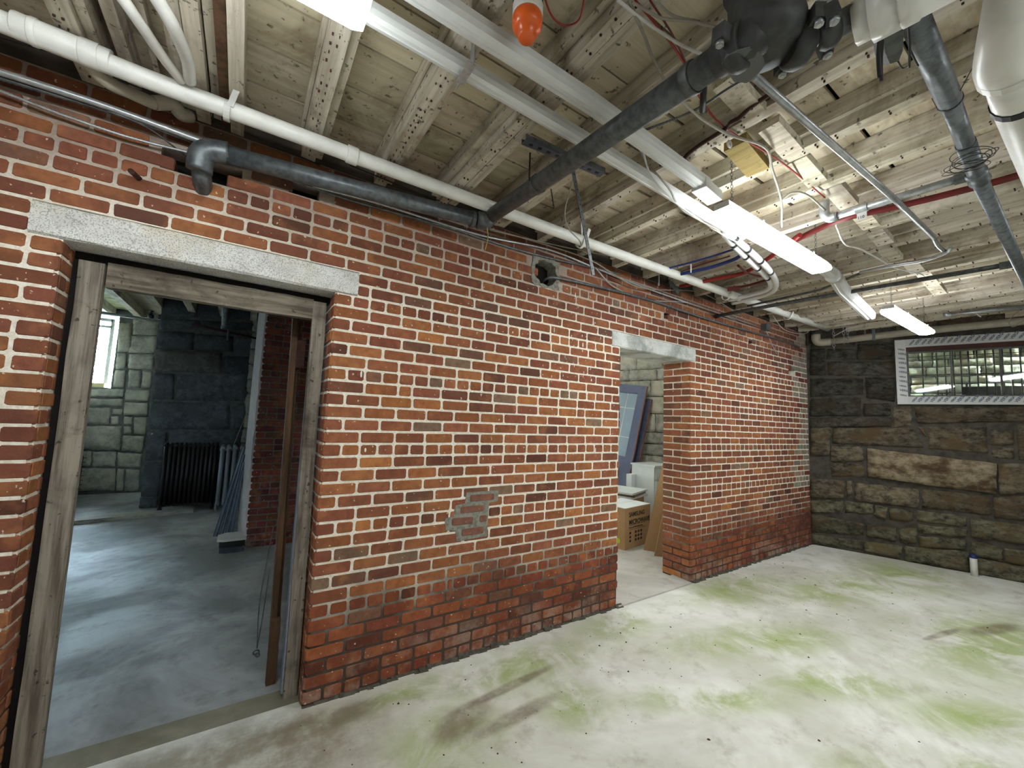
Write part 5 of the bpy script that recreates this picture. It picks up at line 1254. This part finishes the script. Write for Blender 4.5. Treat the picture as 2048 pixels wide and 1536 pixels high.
MB().lathe(cpt(-.0008,.09,.09), -fx, [(.03,0),(.03,.001)], 18).build('round_sticker', LIME, CT)
# flattened cartons leaning by the jamb
def leaner(a_, b_, wv_, th_, mat, name, label, cat):
    a_, b_, wv_ = Vector(a_), Vector(b_), Vector(wv_); n = (b_-a_).cross(wv_).normalized()*th_
    return solo(MB().hexa([a_, a_+wv_, a_+wv_+n, a_+n, b_, b_+wv_, b_+wv_+n, b_+n]), name, mat, label, cat)
leaner((4.017,3.151,0.003), (4.329,3.120,1.008), (.10,-.13,0), .012, CARD, 'flat_carton', 'flattened brown carton leaning against the right jamb of the second doorway', 'carton')
leaner((3.952,2.951,0.003), (4.153,2.950,0.601), (.12,-.10,0), .02, CARD, 'flat_carton', 'second brown carton edge leaning lower, nearest the brick jamb', 'carton')
# dark blue glazed door leaning on the stone wall
def leafdoor(T, B, label, glassy):
    t = thing('spare_door', label, 'door', 'old doors leaning on the stone wall')
    T, B = Vector(T), Vector(B); v = (T-B).normalized(); L = (T-B).length; hw = Vector((-.29491,.95552,0)); hw = (hw - v*hw.dot(v)).normalized(); nn = hw.cross(v).normalized()
    if nn.x > 0: nn = -nn
    def P(a, z, o=0): return B+hw*a+v*z+nn*o
    def bar(a0, a1, z0, z1, o0, o1, nm, mat): MB().hexa([P(a0,z0,o0),P(a1,z0,o0),P(a1,z0,o1),P(a0,z0,o1),P(a0,z1,o0),P(a1,z1,o0),P(a1,z1,o1),P(a0,z1,o1)]).build(nm, mat, t)
    WD = .86
    bar(0, .13, 0, L, 0, .044, 'stile', BDOOR); bar(WD-.13, WD, 0, L, 0, .044, 'stile', BDOOR)
    bar(.13, WD-.13, L-.14, L, 0, .044, 'rail', BDOOR); bar(.13, WD-.13, 0, .24, 0, .044, 'rail', BDOOR); bar(.13, WD-.13, .78, .94, 0, .044, 'rail', BDOOR)
    bar(.13, WD-.13, .24, .78, .012, .030, 'panel', BDOOR); bar(.19, WD-.19, .30, .72, .030, .038, 'panel', BDOOR)
    if glassy:
        bar(.13, WD-.13, .94, L-.14, .018, .024, 'glass_pane', simple('pale_blue_glass', srgb(132,150,164), .15, ns=4, var=.12, spec=.6))
        for z in (1.25, L-.40): bar(.13, WD-.13, z, z+.008, .024, .028, 'glazing_bar', WHITEM)
        for a in (.30, .52): bar(a, a+.008, .94, L-.14, .024, .027, 'glazing_bar', WHITEM)
    else: bar(.13, WD-.13, .94, L-.14, .018, .024, 'panel', BDOOR)
    bar(-.004, 0, 0, L, 0, .044, 'edge_strip', BRED)
    bar(.05, .08, L-.05, L-.035, .044, .047, 'catch', BLACK)
B1 = PB_(-2.40, .003, .75); 
T1 = Vector((5.516,4.269,2.086))
B1 = Vector((5.084,4.346,0.232)); dv = (B1-T1).normalized(); B1 = T1 + dv*((.004-T1.z)/dv.z)
leafdoor(T1, B1, 'dark blue glazed door with a reddish edge leaning in the storage room', True)
T2 = Vector((5.624,4.260,1.878)); B2 = B1+Vector((.17,.02,0)); leafdoor(T2, B2, 'second dark door leaning behind the glazed blue one', False)
# stacked white items
st_ = Vector((4.65, 4.05, 0))
def ob(c, ux, hx, hy, z0, z1, nm, mat, label, cat, g=None):
    ux = Vector(ux).normalized(); uy = Vector((-ux.y, ux.x, 0)); m = MB().obox(Vector((c[0], c[1], (z0+z1)/2)), ux, uy, (0,0,1), hx, hy, (z1-z0)/2); return solo(m, nm, mat, label, cat, g)
ob((4.66,4.02), (.9,.35,0), .26, .22, 0, .44, 'storage_box', CARD, 'brown box behind the microwave carton under the pale panels', 'box')
ob((4.66,4.02), (.9,.25,0), .29, .25, .441, .465, 'panel', CABW, 'lower white panel lying on the box behind the microwave carton', 'panel', 'white panels on the box')
ob((4.68,4.03), (.9,.38,0), .28, .24, .466, .50, 'panel', simple('brown_board_edge', srgb(132,104,84), .6), 'brown edged panel between two white panels behind the carton', 'panel', 'white panels on the box')
ob((4.66,4.02), (.9,.3,0), .29, .25, .501, .525, 'panel', CABW, 'topmost white panel on the box behind the microwave carton', 'panel', 'white panels on the box')
cw = thing('white_cabinet', 'white drawer cabinet partly hidden by the brick jamb of the second doorway', 'cabinet')
cp = Vector((5.120,3.900,0.356)); X_ = cp.x
MB().box((X_, 3.84, .0), (X_+.5, 4.25, .84)).build('body', CABW, cw); MB().box((X_-.01, 3.82, .841), (X_+.51, 4.27, .865)).build('top', CABW, cw)
for (z0, z1) in ((.66, .82), (.06, .64)):
    dfr = MB().box((X_+.03, 3.825, z0), (X_+.47, 3.838, z1)).build('drawer_front', CABW, cw); MB().box((X_+.08, 3.820, z0+.04), (X_+.42, 3.8245, z1-.04)).build('drawer_panel', CABW, dfr)
ob((X_-.07,4.2), (1,0,0), .055, .05, 0.0, .70, 'small_white_box', CABW, 'narrow white box standing left of the white cabinet', 'box')
